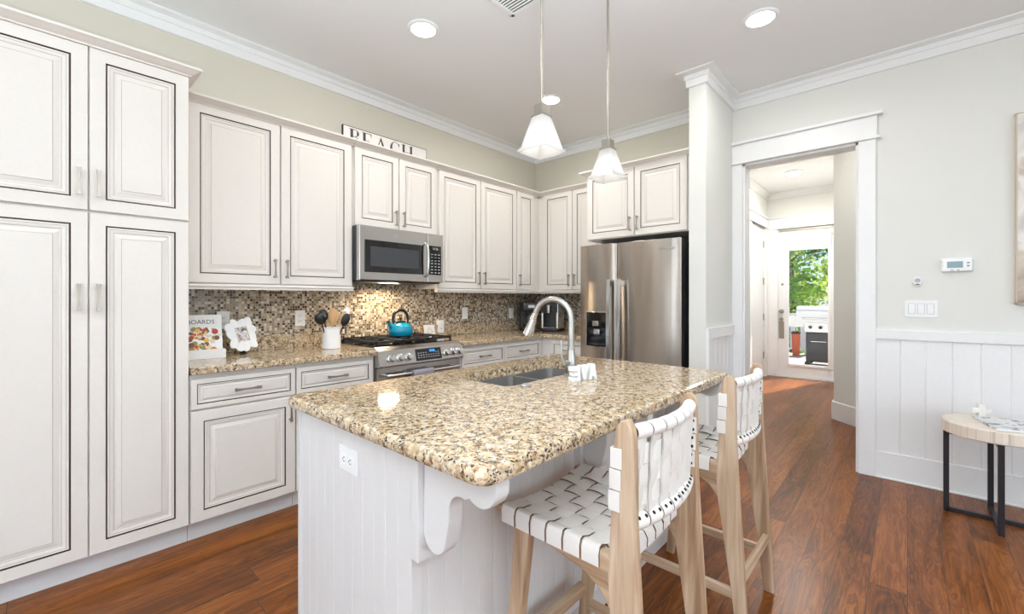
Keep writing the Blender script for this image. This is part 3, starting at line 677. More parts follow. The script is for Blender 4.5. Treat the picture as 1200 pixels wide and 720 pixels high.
sk = thing('kitchen_sink', 'double bowl stainless sink set into the island slab', 'sink', ((SX0+SX1)/2, (SY0+SY1)/2, .874))
def bowl(x0, x1, y0, y1, depth):
    mb = MB(); b = mb.bm; rs = []
    for d, z, r in ((-.01, 0, .03), (0, 0, .03), (.004, -depth*.9, .03), (.03, -depth, .03), (.09, -depth-.004, .02)):
        rs.append([b.verts.new((x, y, z)) for x, y in rrect(x0+d, x1-d, y0+d, y1-d, r)])
    for A, B in zip(rs, rs[1:]):
        for q in range(len(A)): b.faces.new([A[q], A[(q+1) % len(A)], B[(q+1) % len(B)], B[q]])
    b.faces.new(rs[-1]); return mb.build('bowl', M['sink'], sk, ang=60)
hw, hl = (SX1-SX0)/2, (SY1-SY0)/2
for a, b2 in ((-hl+.002, .018), (.034, hl-.002)):
    bo = bowl(-hw+.002, hw-.002, a, b2, .19)
    MB().lathe([(.04, 0), (.038, .004), (.03, .002), (.012, .003), (0, .003)], c=(0, (a+b2)/2, -.192), seg=20).build('drain', M['chrome'], bo)
# faucet
F = thing('kitchen_faucet', 'brushed nickel gooseneck faucet with pull down spray on the island', 'faucet', (-1.143, 1.655, .915))
MB().lathe([(0, 0), (.033, 0), (.033, .006), (.026, .012), (.0265, .02), (.0285, .03), (.028, .05), (.024, .075), (.019, .10), (.0175, .12), (.019, .122), (.019, .128), (.0155, .132), (.0155, .15), (0, .15)], seg=28).build('base', M['faucet'], F)
sx, sy = -.205, -.035
neck = [(0, 0, .14), (0, 0, .26)]
for q in range(1, 13):
    t = q/12*math.radians(166); r = .092
    neck.append((sx/.2*(r-r*math.cos(t))*1.0, sy/.2*(r-r*math.cos(t)), .26+r*math.sin(t)*1.0))
MB().tube(neck, .0135, seg=16).build('neck', M['faucet'], F)
e = Vector(neck[-1]); dv = (e-Vector(neck[-2])).normalized(); e2 = e+dv*.03; e3 = e+dv*.115
MB().tube([e, e2, e2+dv*.002, e3-dv*.02, e3-dv*.003, e3], [.0145, .0145, .0165, .0255, .0265, .024], seg=18).build('spray_head', M['chrome'], F)
lv = MB().tube([(0, -.018, .058), (-.004, -.05, .062)], [.014, .013], seg=14).tube([(-.004, -.05, .056), (-.010, -.058, .08), (-.012, -.06, .14), (-.012, -.058, .165)], [.008, .006, .0048, .006], seg=10)
lv.build('lever', M['faucet'], F)
bt = MB().lathe([(0, 0), (.021, 0), (.021, .006), (.015, .009), (.014, .012), (0, .013)], c=(0, 0, 0), seg=24).build('sink_button', M['faucet'], loc=(-1.135, 1.325, .915))
tag(bt, 'small round nickel button in the slab in front of the sink', 'button')
# white wooden letters standing with their backs to the camera
wl = thing('letter_sign', 'white block letters standing on the island beside the faucet', 'letters', (-1.045, 1.612, .915), math.radians(74))
def letter(polys, name, x, z=0, extra=()):
    b = MB()
    for p in polys: b.prism([(a+x, c+z) for a, c in p], 'y', -.016, .016, M['whitewood'], .0015)
    return b.build(name, M['whitewood'], wl)
letter([[(0, .06), (.042, .06), (.042, 0), (0, 0), (0, .017), (.026, .017), (.026, .022), (.006, .022), (.006, .038), (.026, .038), (.026, .043), (0, .043)]], 'letter', -.075)
letter([[(0, .064), (.015, .064), (.023, .026), (.031, .064), (.046, .064), (.031, 0), (.015, 0)]], 'letter', -.03)
letter([[(0, 0), (.012, .066), (.032, .066), (.044, 0), (.029, 0), (.0265, .014), (.0175, .014), (.015, 0)]], 'letter', .018)

# ------------------------------------------------------------------ range
RY0, RW, RX = 1.577, .758, -2.705
R = thing('gas_range', 'stainless gas range with six front knobs between the base cabinets', 'range', (RX, RY0, 0), RL)
MB().box(.0, RW, .04, .595, .02, .905, M['steel'], .003).box(.03, RW-.03, .06, .56, 0, .02, M['blackplastic']).build('body', None, R)
MB().box(-.002, RW+.002, .035, .60, .905, .922, M['steel'], .004).box(.03, RW-.03, .07, .575, .922, .926, M['blackgloss'], .001).build('cooktop', None, R)
# slanted control panel
MB().prism([(.045, .925), (.03, .925), (-.012, .905), (-.04, .80), (-.034, .79), (.045, .79)], 'x', 0, RW, M['steel'], .003).build('control_panel', M['steel'], R)
sl = math.atan2(.028, .105)   # lean of the panel face
def on_panel(x, z, out=0):
    y = -.012-(.905-z)/.105*.028
    return Vector((x, y-out*math.cos(sl), z+out*math.sin(sl)*1.0))
PM = lambda x, z, out=0: Matrix.Translation(on_panel(x, z, out)) @ Matrix.Rotation(-sl, 4, 'X') @ FRONT
for x in (.095, .168, .238, .585, .652, .715):
    mt = PM(x, .845)
    kn = MB().lathe([(0, 0), (.028, 0), (.028, .006), (.0225, .008), (.021, .034), (.019, .038), (0, .039)], mat=mt, seg=24).build('knob', M['chrome'], R)
    kb = bmesh.new(); bmesh.ops.create_cube(kb, size=1)
    for v in kb.verts: v.co = Vector((v.co.x*.006, v.co.y*.036, .0385+v.co.z*.006))
    MB().add(kb, M['chrome'], mt).build('knob_grip', M['chrome'], kn)
def plate_on(mat, w, h, t, m, name, parent):
    b = bmesh.new(); bmesh.ops.create_cube(b, size=1)
    for v in b.verts: v.co = Vector((v.co.x*w, v.co.y*h, v.co.z*t))
    bmesh.ops.bevel(b, geom=b.edges[:], offset=min(.002, t*.3), segments=1, affect='EDGES')
    return MB().add(b, m, mat).build(name, m, parent)
disp = plate_on(PM(.42, .85, .001), .235, .088, .004, M['blackgloss'], 'display', R)
text_obj('clock_digits', '10:36', .024, M['blue'], disp, PM(.45, .873, .0035))
mbk = MB()
for r in range(3):
    for q in range(9):
        b = bmesh.new(); bmesh.ops.create_cube(b, size=1)
        for v in b.verts: v.co = Vector((v.co.x*.011, v.co.y*.005, v.co.z*.0006))
        mbk.add(b, M['label_grey'], PM(.325+q*.023, .862-r*.016, .0033)) if not (r == 0 and 4 <= q <= 6) else b.free()
mbk.build('key_print', M['label_grey'], disp)
# oven door, handle, drawer
od = MB().box(.005, RW-.005, 0, .04, .205, .782, M['steel'], .004).box(.10, RW-.10, -.003, .01, .36, .66, M['blackgloss'], .002).build('oven_door', None, R)
MB().tube([(.05, -.05, .728), (RW-.05, -.05, .728)], .013, seg=14).tube([(.07, 0, .728), (.07, -.05, .728)], .009, seg=10).tube([(RW-.07, 0, .728), (RW-.07, -.05, .728)], .009, seg=10).build('handle', M['chrome'], od)
MB().box(.005, RW-.005, .0, .04, .03, .198, M['steel'], .004).build('drawer', None, R)
# burners and grates
for bx, by, br in ((.16, .19, .045), (.16, .45, .035), (.379, .32, .05), (.60, .19, .04), (.60, .45, .045)):
    MB().lathe([(br*1.25, 0), (br*1.2, .008), (br*.9, .010), (br*.9, .016), (br*.85, .019), (0, .02)], c=(bx, by, .925), m=M['castiron'], seg=22).build('burner', M['castiron'], R)
for gx0, gx1 in ((.035, .262), (.267, .491), (.496, .723)):
    g = MB(); zt = .962; t = .006
    for x in (gx0, gx1-2*t): g.box(x, x+2*t, .075, .57, zt-.016, zt, bev=.002)
    for y in (.075, .31, .558): g.box(gx0, gx1, y, y+2*t, zt-.016, zt, bev=.002)
    xm = (gx0+gx1)/2
    for yc in (.19, .45):
        for a in range(4):
            ca, sa = math.cos(a*PI/2), math.sin(a*PI/2)
            g.tube([(xm+ca*.03, yc+sa*.03, zt-.004), (xm+ca*.10, yc+sa*.105, zt-.006)], .0065, seg=6)
    for x in (gx0+t, gx1-t):
        for y in (.082, .318, .564): g.box(x-t, x+t, y-t, y+t, .925, zt-.01)
    g.build('grate', M['castiron'], R)
# back strip against the tile
MB().box(0, RW, .575, .596, .922, .945, M['steel'], .003).build('rear_trim', M['steel'], R)
# towel over the oven handle
tw = MB(); x0, x1 = .255, .44; n = 10
pr = [(-.034, .60), (-.036, .70), (-.036, .728)]+[(-.05-.0165*math.cos(math.radians(a)), .728+.0165*math.sin(math.radians(a))) for a in range(-150, 200, 30)][::1]
front = [(-.0672, .60), (-.0678, .66), (-.0672, .72)]; back = [(-.0335, .72), (-.032, .66), (-.033, .60)]
over = [(-.05+.0168*math.cos(math.radians(a)), .728+.0168*math.sin(math.radians(a))) for a in range(180, -1, -20)]
prof = front+over+back
inner = [(p[0]+.0+(.003 if q < len(front) else (-.003 if q >= len(front)+len(over) else 0)), p[1]-(.0 if q < len(front) or q >= len(front)+len(over) else .0)) for q, p in enumerate(prof)]
rows = []
for p in prof:
    rows.append([tw.bm.verts.new((x0+(x1-x0)*k/12, p[0]+.002*math.sin(k*1.9)*(1 if p[1] < .72 else 0), p[1])) for k in range(13)])
for A, B in zip(rows, rows[1:]):
    for k in range(12): tw.bm.faces.new([A[k], A[k+1], B[k+1], B[k]])
two = tw.build('dish_towel', M['towel'], ang=80, loc=(RX, RY0, 0)); two.rotation_euler = (0, 0, RL)
sm = two.modifiers.new('thick', 'SOLIDIFY'); sm.thickness = .0035; sm.offset = 1
tag(two, 'grey towel hanging over the oven handle of the range', 'towel')
# kettle
K = thing('kettle', 'turquoise enamel kettle with black handle on the range', 'kettle', (-3.06, 2.0, .963), math.radians(90))
MB().lathe([(0, 0), (.075, 0), (.088, .008), (.098, .03), (.099, .05), (.09, .08), (.07, .10), (.045, .11), (.042, .112), (.0, .113)], m=M['teal'], seg=36).build('body', M['teal'], K)
MB().lathe([(.044, .111), (.044, .116), (.03, .122), (.008, .125), (.007, .132), (.013, .138), (.012, .148), (0, .151)], m=M['blackplastic'], seg=24).build('lid', M['blackplastic'], K)
MB().tube([(-.075, 0, .07), (-.10, 0, .095), (-.115, 0, .12)], [.024, .016, .013], m=M['teal'], seg=14).tube([(-.113, 0, .117), (-.121, 0, .127)], [.0145, .0135], m=M['blackplastic'], seg=14).build('spout', None, K)
hd = [(-.068, 0, .10), (-.072, 0, .13)]+[(.068*math.cos(math.radians(a))-.002, 0, .15+.062*math.sin(math.radians(a))) for a in range(170, 5, -20)]+[(.07, 0, .13), (.064, 0, .10)]
MB().tube(hd, [.006, .009]+[.012]*(len(hd)-4)+[.009, .006], seg=12).build('handle', M['blackplastic'], K)

# ------------------------------------------------------------------ microwave
MW = thing('microwave', 'stainless over the range microwave under the short cabinet', 'microwave', (-2.92, 1.552, 1.405), RL)
mw, mh = .758, .398
MB().box(0, mw, .02, .385, .0, mh, M['darkgrey'], .003).build('body', None, MW)
fd = MB(); fd.panel(0, .595, 0, mh, [(0, -.02, M['steel']), (0, .018, M['steel']), (.004, .022, M['steel'])], yf=0)
fdo = fd.build('door', None, MW)
MB().panel(.04, .555, .058, .295, [(0, .021, M['blackgloss']), (0, .024, M['blackgloss']), (.002, .025, M['blackgloss']), (.045, .025, M['slot']), (.046, .024, M['darkgrey'])], yf=0).build('window', None, fdo)
hp = [(.572, -.022, .045), (.572, -.055, .06)]+[(.572+.0, -.055-.012*math.sin(PI*q/8), .06+.24*q/8) for q in range(1, 8)]+[(.572, -.055, .30), (.572, -.022, .315)]
MB().tube(hp, .0105, seg=12).build('handle', M['chrome'], fdo)
MB().lathe([(0, 0), (.014, 0), (.0135, .0015), (.0115, .0015), (.011, .0008), (0, .0008)], mat=Matrix.Translation((.30, -.022, .345)) @ FRONT, seg=24).build('badge', M['chrome'], fdo)
cp = MB().panel(.598, mw, 0, mh, [(0, -.02, M['steel']), (0, .018, M['steel']), (.004, .022, M['steel'])]).build('control_panel', None, MW)
kp = MB().panel(.612, .735, .06, .30, [(0, .021, M['blackgloss']), (0, .024, M['blackgloss']), (.002, .025, M['blackgloss'])])
for r in range(7):
    for q in range(3): kp.box(.63+q*.036, .63+q*.036+.018, -.0256, -.025, .075+r*.025, .081+r*.025, M['label_grey'])
kpo = kp.build('keypad', None, cp)
text_obj('clock_digits', '10:36', .026, M['label_grey'], kpo, Matrix.Translation((.673, -.0255, .275)) @ FRONT)
MB().box(.25, .50, .12, .20, -.006, 0, M['paper'], .002).build('task_light', M['bulb'], MW)
MB().box(.02, mw-.02, .0, .38, -.012, 0, M['blackplastic'], .002).build('vent_base', None, MW)
light('cooktop_light', 'AREA', (-3.12, 1.93, 1.388), (0, math.radians(-12), 0), 5.5, (1, .78, .52), shape='RECTANGLE', size=.06, size_y=.16).parent = None

# ------------------------------------------------------------------ refrigerator
FR = thing('refrigerator', 'stainless side by side refrigerator with ice dispenser beside the pier', 'refrigerator', (-2.19, 3.305, 0))
fw_, fh = .913, 1.742
MB().box(.012, fw_-.003, .075, .70, .03, 1.725, M['darkgrey'], .004).box(.05, fw_-.05, .1, .6, 0, .03, M['blackplastic']).build('body', None, FR)
def fdoor(x0, x1):
    # slightly bowed front
    pts = []; n = 14
    for q in range(n+1):
        t = q/n; pts.append((x0+(x1-x0)*t, .012-.022*(1-(2*t-1)**2)*.6 if 0 < q < n else .018))
    pts = [(x0, .07)]+pts+[(x1, .07)]
    return MB().prism(pts, 'z', .06, fh, M['steel_fridge'], .004).build('door', M['steel_fridge'], FR, ang=50)
fl = fdoor(0, .366); fr = fdoor(.372, fw_)
def fhandle(x, par):
    p = [(x, .005, .52), (x, -.05, .55)]+[(x, -.05-.015*math.sin(PI*q/10), .55+.88*q/10) for q in range(1, 10)]+[(x, -.05, 1.43), (x, .005, 1.47)]
    mb = MB()
    prev = None
    for q, a in enumerate(p):
        hw2 = .019; t = .009
        if q in (0, len(p)-1): ring = [(x-hw2, a[1]+.0, a[2]-t), (x+hw2, a[1], a[2]-t), (x+hw2, a[1], a[2]+t), (x-hw2, a[1], a[2]+t)]
        else: ring = [(x-hw2, a[1]+t, a[2]), (x-hw2*.8, a[1]-t, a[2]), (x+hw2*.8, a[1]-t, a[2]), (x+hw2, a[1]+t, a[2])]
        if q in (0, len(p)-1): continue
        ring = [mb.bm.verts.new(v) for v in ring]
        if prev:
            for k4 in range(4): mb.bm.faces.new([prev[k4], prev[(k4+1) % 4], ring[(k4+1) % 4], ring[k4]])
        else: mb.bm.faces.new(ring)
        prev = ring
    mb.bm.faces.new(prev)
    mb.box(x-.015, x+.015, -.045, .012, .56, .60, bev=.003); mb.box(x-.015, x+.015, -.045, .012, 1.38, 1.42, bev=.003)
    mb.build('handle', M['chrome'], par, ang=40)
fhandle(.326, fl); fhandle(.412, fr)
dp = MB().panel(.075, .285, .845, 1.155, [(0, -.005, M['chrome']), (0, .010, M['chrome']), (.006, .012, M['blackgloss']), (.010, .010, M['blackgloss']), (.012, .002, M['blackgloss'])]).build('ice_dispenser', None, fl)
MB().box(.15, .21, -.028, .0, 1.03, 1.075, M['chrome'], .004).box(.165, .225, -.035, -.004, .955, 1.005, M['chrome'], .006).build('paddle', M['chrome'], dp)
MB().box(.1, .26, -.02, .0, .86, .872, M['blackplastic'], .002).box(.15, .21, -.0215, -.006, .872, .876, M['chrome'], .001).build('drip_tray', None, dp)
text_obj('badge', 'Whirlpool', .032, M['chrome'], fr, Matrix.Translation((.80, -.0035, 1.665)) @ Matrix.Rotation(math.radians(2.6), 4, 'Z') @ FRONT, .001)
MB().box(.02, .10, .08, .2, 1.725, 1.75, M['darkgrey'], .003).box(fw_-.10, fw_-.02, .08, .2, 1.725, 1.75, M['darkgrey'], .003).build('hinge_cover', None, FR)

# ------------------------------------------------------------------ stools
def stool_proto():
    T = thing('counter_stool', 'x', 'stool', (-.672, 1.14, 0), 0, 'woven counter stools at the island')
    hs = .2
    def leg_prism(pts, yc, name, m, t=.017, par=T, bev=.006): return MB().prism(pts, 'y', yc-t, yc+t, m, bev).build(name, m, par)
    rear = [(.212, 0), (.25, 0), (.232, .3), (.214, .6), (.206, .75), (.204, .94), (.199, .968), (.186, .983), (.172, .98), (.160, .962), (.156, .93), (.150, .80), (.143, .68), (.136, .60), (.142, .53), (.158, .42), (.19, .2)]
    front = [(-.222, 0), (-.187, 0), (-.112, .60), (-.106, .632), (-.166, .632), (-.168, .60)]
    rail = [(-.228, .657), (.150, .652), (.150, .49), (.138, .53), (.115, .56), (.07, .585), (-.02, .603), (-.10, .612), (-.18, .622), (-.222, .634), (-.232, .645)]
    for s in (-1, 1):
        leg_prism(rear, s*hs, 'rear_leg', M['teak_v']); leg_prism(front, s*(hs-.002), 'front_leg', M['teak_v'], .016)
        leg_prism(rail, s*hs, 'side_rail', M['teak_x'], .0165)
        MB().box(-.19, .215, s*(hs-.004)-.011, s*(hs-.004)+.011, .155, .19, bev=.004).build('stretcher', M['teak_x'], T)
    MB().box(-.209, -.181, -hs+.01, hs-.01, .205, .245, bev=.004).build('stretcher', M['teak_y'], T)
    MB().box(.208, .232, -hs+.01, hs-.01, .215, .25, bev=.004).build('stretcher', M['teak_y'], T)
    # front and rear seat bars, dished
    def bar(x, z, r, dip, name, bow=0):
        return MB().tube([(x+bow*(1-(k/6)**2), hs*k/6*.97, z-dip*(1-(k/6)**2)) for k in range(-6, 7)], r, seg=12).build(name, M['teak_y'], T)
    bar(-.205, .640, .014, .014, 'seat_bar'); bar(.135, .630, .014, .02, 'seat_bar')
    sag = lambda x, y: .660-.026*max(0, 1-(y/.205)**2)*(1-.25*((x+.03)/.2)**2)
    NX, NY = 6, 7
    xs = [-.185+.0555*k for k in range(NX)]; ys = [-.156+.052*k for k in range(NY)]
    amp = .0032
    def ribbon(path_pts, wid, wv, thick, par, m=M['strap'], name='seat_strap'):
        mb = MB(); prev = None
        for p, nrm in path_pts:
            p = Vector(p); nv = Vector(nrm); wv_ = Vector(wv)
            ring = [mb.bm.verts.new(p+wv_*(wid/2)*a+nv*(thick/2)*b-nv*(.0012 if abs(a) == 1 else 0)) for a, b in ((-1, -1), (-.965, -1), (.965, -1), (1, -1), (1, 1), (.965, 1), (-.965, 1), (-1, 1))]
            if prev:
                for k in range(8):
                    f = mb.bm.faces.new([prev[k], prev[(k+1) % 8], ring[(k+1) % 8], ring[k]])
                    f.material_index = 1 if k not in (1, 5) else 0
            else: mb.bm.faces.new(ring)
            prev = ring
        mb.bm.faces.new(prev[::-1]); mb.mats = [m, M['strap_edge'] if name == 'seat_strap' else M['strap_back_edge']]; return mb.build(name, m, par, ang=50)
    for i, x in enumerate(xs):       # across the seat, wrapped over the side rails
        pts = [((x, -.2185, .614), (0, -1, 0)), ((x, -.2195, .645), (0, -1, 0)), ((x, -.214, .661), (0, -.7, .7)), ((x, -.204, .664), (0, -.2, 1))]
        ny = 28
        for k in range(1, ny):
            y = -.19+.38*k/ny
            j = (y-ys[0])/.052; w2 = math.cos(PI*(j+i))*amp
            pts.append(((x, y, sag(x, y)+w2), (0, 0, 1)))
        pts += [((x, .204, .664), (0, .2, 1)), ((x, .214, .661), (0, .7, .7)), ((x, .2195, .645), (0, 1, 0)), ((x, .2185, .614), (0, 1, 0))]
        ribbon(pts, .051, (1, 0, 0), .0026, T)
    for j, y in enumerate(ys):       # front to back
        e0 = sag(-.2, y); pts = [((-.219, y, e0-.035), (-1, 0, 0)), ((-.2205, y, e0-.012), (-1, 0, 0)), ((-.213, y, e0+.001), (-.7, 0, .7))]
        for k in range(1, 30):
            x = -.205+.335*k/30; i = (x-xs[0])/.0555; w2 = -math.cos(PI*(i+j))*amp
            pts.append(((x, y, sag(x, y)+w2), (0, 0, 1)))
        pts += [((.142, y, sag(.13, y)-.004), (.7, 0, .7)), ((.151, y, sag(.13, y)-.02), (1, 0, 0)), ((.150, y, sag(.13, y)-.045), (1, 0, 0))]
        ribbon(pts, .0475, (0, -1, 0), .0026, T)
    # back: bowed rails, woven straps
    hi = .182; bowf = lambda y: .036*(1-(y/.2)**2)
    xa, za, xb, zb = .182, .950, .172, .728
    MB().tube([(xa+bowf(y*.02), y*.02, za) for y in range(-9, 10)], .0165, seg=12).build('back_rail', M['strap_edge'], T)
    MB().tube([(xb+bowf(y*.02), y*.02, zb) for y in range(-9, 10)], .0190, seg=12).build('back_rail', M['strap_edge'], T)
    yv = [-.156+.052*k for k in range(7)]; zh = [.79, .841, .892]
    def plane(y, z): return xb+.004+(xa-xb)*(z-zb)/(za-zb)+bowf(y)
    for j, y in enumerate(yv):
        pts = []
        for k in range(0, 25):
            z = zb+.005+(za-zb-.01)*k/24; i = (z-zh[0])/.051
            pts.append(((plane(y, z)+math.cos(PI*(i+j))*.0017, y, z), (1, 0, 0)))
        st = ribbon(pts, .0532, (0, 1, 0), .0026, T, name='back_strap')
        # wraps round the two rails
        for xc, zc, rr in ((xa, za, .0185), (xb, zb, .0212)):
            n2 = 6; wp = MB(); wp.tube([(xc+bowf(y-.0235+.047*q/n2), y-.0235+.047*q/n2, zc) for q in range(n2+1)], [rr*.93]+[rr]*(n2-1)+[rr*.93], seg=18); wp.build('rail_wrap', M['strap'], st)
        for dy in (-.012, .012):
            mt = Matrix.Translation((xb+bowf(y+dy)+.0155, y+dy, zb+.0145)) @ Matrix.Rotation(math.radians(47), 4, 'Y')
            MB().lathe([(.0048, -.001), (.0048, .001), (.003, .0025), (0, .003)], mat=mt, seg=10).build('stud', M['stud'], st)
    for i, z in enumerate(zh):
        pts = []
        for k in range(0, 41):
            y = -.186+.372*k/40; j = (y-yv[0])/.052
            pts.append(((plane(y, z)-math.cos(PI*(i+j))*.0017-.001, y, z), (1, 0, 0)))
        st = ribbon(pts, .0508, (0, 0, -1), .0022, T, name='back_strap')
        for s in (-1, 1):
            xf = .1475+(z-.79)*.055; w2 = MB()
            w2.box(xf-.003, xf+.026, s*.2195-.0018, s*.2195+.0018, z-.024, z+.024, bev=.0012)
            w2.box(xf-.0045, xf-.001, min(s*.178, s*.2205), max(s*.178, s*.2205), z-.024, z+.024, bev=.0012)
            w2.build('strap_wrap', M['strap'], st); MB().box(xf+.028, xf+.0565, s*.1805-.0018, s*.1805+.0018, z-.024, z+.024, bev=.0012).build('strap_end', M['strap'], st)
            for dz in (-.013, .013):
                mt = Matrix.Translation((xf+.046, s*.1785, z+dz)) @ Matrix.Rotation(s*PI/2, 4, 'X')
                MB().lathe([(.0048, -.001), (.0048, .001), (.003, .0025), (0, .003)], mat=mt, seg=10).build('stud', M['stud'], st)
    return T
s1 = stool_proto(); s1['label'] = 'pale wood stool with woven white leather, nearest to the camera'
s2 = copy_tree(s1); s2.location = (-.672, 1.94, 0); s2['label'] = 'pale wood stool with woven white leather at the far end of the island'

# ------------------------------------------------------------------ ceiling lights, vent, pendants
def can(x, y, label):
    T = thing('recessed_light', label, 'ceiling light', (x, y, ZC), 0, 'recessed ceiling lights')
    MB().lathe([(.075, -.002), (.098, -.001), (.1, -.006), (.092, -.012), (.078, -.012), (.075, -.004)], seg=36).build('trim_ring', M['trim'], T)
    MB().lathe([(0, -.009), (.078, -.0085), (.078, -.004), (0, -.004)], seg=32).build('lens', M['lamp'], T)
    l = light('can_lamp', 'AREA', (0, 0, -.02), (0, 0, 0), 7, (1, .97, .94), shape='DISK', size=.15); l.parent = T
can(-2.274, 1.653, 'round recessed light above the tall and left wall cabinets')
can(-.663, 2.98, 'round recessed light in front of the pier at upper right')
can(-2.273, 2.98, 'round recessed light near the corner, behind the first pendant')
V = thing('ceiling_vent', 'white slatted air vent in the ceiling beyond the left light', 'vent', (-1.62, 1.835, ZC))
vb = MB(); a, b = .15, .11
vb.box(-a, a, -b, -b+.025, -.012, 0, bev=.003).box(-a, a, b-.025, b, -.012, 0, bev=.003).box(-a, -a+.025, -b, b, -.012, 0, bev=.003).box(a-.025, a, -b, b, -.012, 0, bev=.003)
vb.build('frame', M['trim'], V); box_obj('backing', (-a+.02, a-.02, -b+.02, b-.02, -.002, 0), M['slot'], V)
for q in range(8):
    y = -b+.032+q*.02
    MB().prism([(y, -.006), (y+.006, -.011), (y+.008, -.010), (y+.002, -.005)], 'x', -a+.02, a-.02).build('slat', M['trim'], V)
def pendant(y, label):
    T = thing('pendant_light', label, 'pendant light', (-1.15, y, 0), 0, 'pendants above the island')
    zb, zt, hb_, ht = 1.893, 2.045, .0745, .03
    MB().lathe([(0, 2.99), (.06, 2.99), (.06, 2.975), (.02, 2.965), (0, 2.965)], seg=28).build('canopy', M['nickel'], T)
    MB().tube([(0, 0, 2.97), (0, 0, 2.09)], .0055, seg=12).build('rod', M['nickel'], T)
    MB().box(-.024, .024, -.024, .024, zt+.004, zt+.05, bev=.003).box(-.033, .033, -.033, .033, zt-.004, zt+.008, bev=.003).build('socket_cap', M['nickel'], T)
    # hollow pyramid shade with a flared lip
    mb = MB(); lv = [(ht, zt), (.034, zt-.012), (hb_-.008, zb+.016), (hb_, zb+.012), (hb_+.001, zb), (hb_-.005, zb), (hb_-.010, zb+.014), (.029, zt-.014), (ht-.004, zt-.003)]
    rs = []
    for h, z in lv: rs.append([mb.bm.verts.new((x, yy, z)) for x, yy in rrect(-h, h, -h, h, min(.008, h*.3), 2)])
    for A, B in zip(rs, rs[1:]):
        for q in range(len(A)): mb.bm.faces.new([A[q], A[(q+1) % len(A)], B[(q+1) % len(B)], B[q]])
    mb.build('lamp_shade', M['frost'], T, ang=40)
    MB().lathe([(0, .0), (.018, .006), (.028, .024), (.027, .042), (.016, .062), (.013, .08), (0, .08)], c=(0, 0, 1.935), seg=20).build('bulb', M['bulb'], T)
    l = light('pendant_lamp', 'POINT', (0, 0, 1.93), (0, 0, 0), 0.3, (1, .95, .88), shadow_soft_size=.02); l.parent = T
pendant(1.447, 'square frosted glass pendant hanging over the near half of the island')
pendant(2.0, 'square frosted glass pendant hanging over the far end of the island')
hl_ = thing('hall_light', 'round flush light on the hallway ceiling seen through the opening', 'ceiling light', (-1.135, 6.9, ZC))
MB().lathe([(0, 0), (.10, 0), (.10, -.02), (.085, -.02)], seg=28).build('base', M['trim'], hl_)
MB().lathe([(.09, -.018), (.085, -.035), (.05, -.048), (0, -.052)], seg=28).build('diffuser', M['lamp'], hl_)
l = light('hall_lamp', 'AREA', (0, 0, -.07), (0, 0, 0), 25, (1, .98, .95), shape='DISK', size=.17); l.parent = hl_
can(-.62, 4.85, 'unseen recessed light added to brighten the hallway behind the opening head')  # hidden from view, added to light the diagonal hall wall

# ------------------------------------------------------------------ wall plates
def plate(label, loc, rz, w=.072, h=.115, kind='outlet', cat=None, name=None, face=None):
    T = thing(name or ('power_outlet' if kind == 'outlet' else 'light_switch'), label, cat or ('outlet' if kind == 'outlet' else 'switch'), loc, rz)
    MB().box(-w/2, w/2, -.006, 0, -h/2, h/2, bev=.0025).build('plate', M['whiteplastic'], T)
    return T
def sockets(T, horizontal=False):
    for d in (-.0195, .0195):
        cx, cz = (d, 0) if horizontal else (0, d)
        s = MB().box(cx-.0165, cx+.0165, -.0085, -.005, cz-.014, cz+.014, bev=.0035).build('socket', M['whiteplastic'], T)
        sl = MB()
        for e in (-.006, .006):
            if horizontal: sl.box(cx-.003, cx+.003, -.0092, -.0085, cz+e-.0012, cz+e+.0012)
            else: sl.box(cx+e-.0012, cx+e+.0012, -.0092, -.0085, cz-.001, cz+.006)
        sl.tube([(cx+(-.008 if horizontal else 0), -.0085, cz+(0 if horizontal else -.008)), (cx+(-.008 if horizontal else 0), -.0092, cz+(0 if horizontal else -.008))], .0024, seg=8)
        sl.build('slots', M['slot'], s)
TX = XW+.008
sockets(plate('white outlet on the mosaic tile behind the cookbook', (TX, .815, 1.128), RL)); sockets(plate('white outlet on the mosaic tile left of the utensil crock', (TX, 1.30, 1.125), RL))
T = plate('white switch on the mosaic tile right of the range', (TX, 2.907, 1.122), RL, kind='sw'); MB().box(-.016, .016, -.009, -.005, -.033, .033, bev=.002).build('rocker', M['whiteplastic'], T)
T = plate('white switch on the mosaic tile beside the coffee makers', (TX, 3.60, 1.105), RL, kind='sw'); MB().box(-.016, .016, -.009, -.005, -.033, .033, bev=.002).build('rocker', M['whiteplastic'], T)
T = plate('white switch on the mosaic tile behind the faucet', (-2.62, YB-.008, 1.10), 0, kind='sw'); MB().box(-.016, .016, -.009, -.005, -.033, .033, bev=.002).build('rocker', M['whiteplastic'], T)
sockets(plate('white outlet on the beadboard end of the island', (-1.27, IY0-.0, .772), 0, w=.115, h=.075), True)
T = plate('triple light switch plate on the wall above the chair rail', (.070, YB, 1.20), 0, w=.165, h=.115, kind='sw')
for q in (-1, 0, 1):
    MB().box(q*.046-.0185, q*.046+.0185, -.0066, -.005, -.0365, .0365).build('rocker_surround', M['label_grey'], T)
    MB().prism([(-.006, -.034), (-.0085, -.034), (-.0115, .0), (-.0075, .034), (-.006, .034)], 'x', q*.046-.016, q*.046+.016, None, .0008).build('rocker', M['whiteplastic'], T)
th = thing('thermostat', 'white thermostat with small display on the grey wall', 'thermostat', (.238, YB, 1.487))
MB().box(-.073, .073, -.028, 0, -.044, .044, bev=.012, seg=3).build('case', M['whiteplastic'], th)
MB().box(-.045, .028, -.0295, -.026, -.018, .024, bev=.001).build('display', M['greylcd'], th)
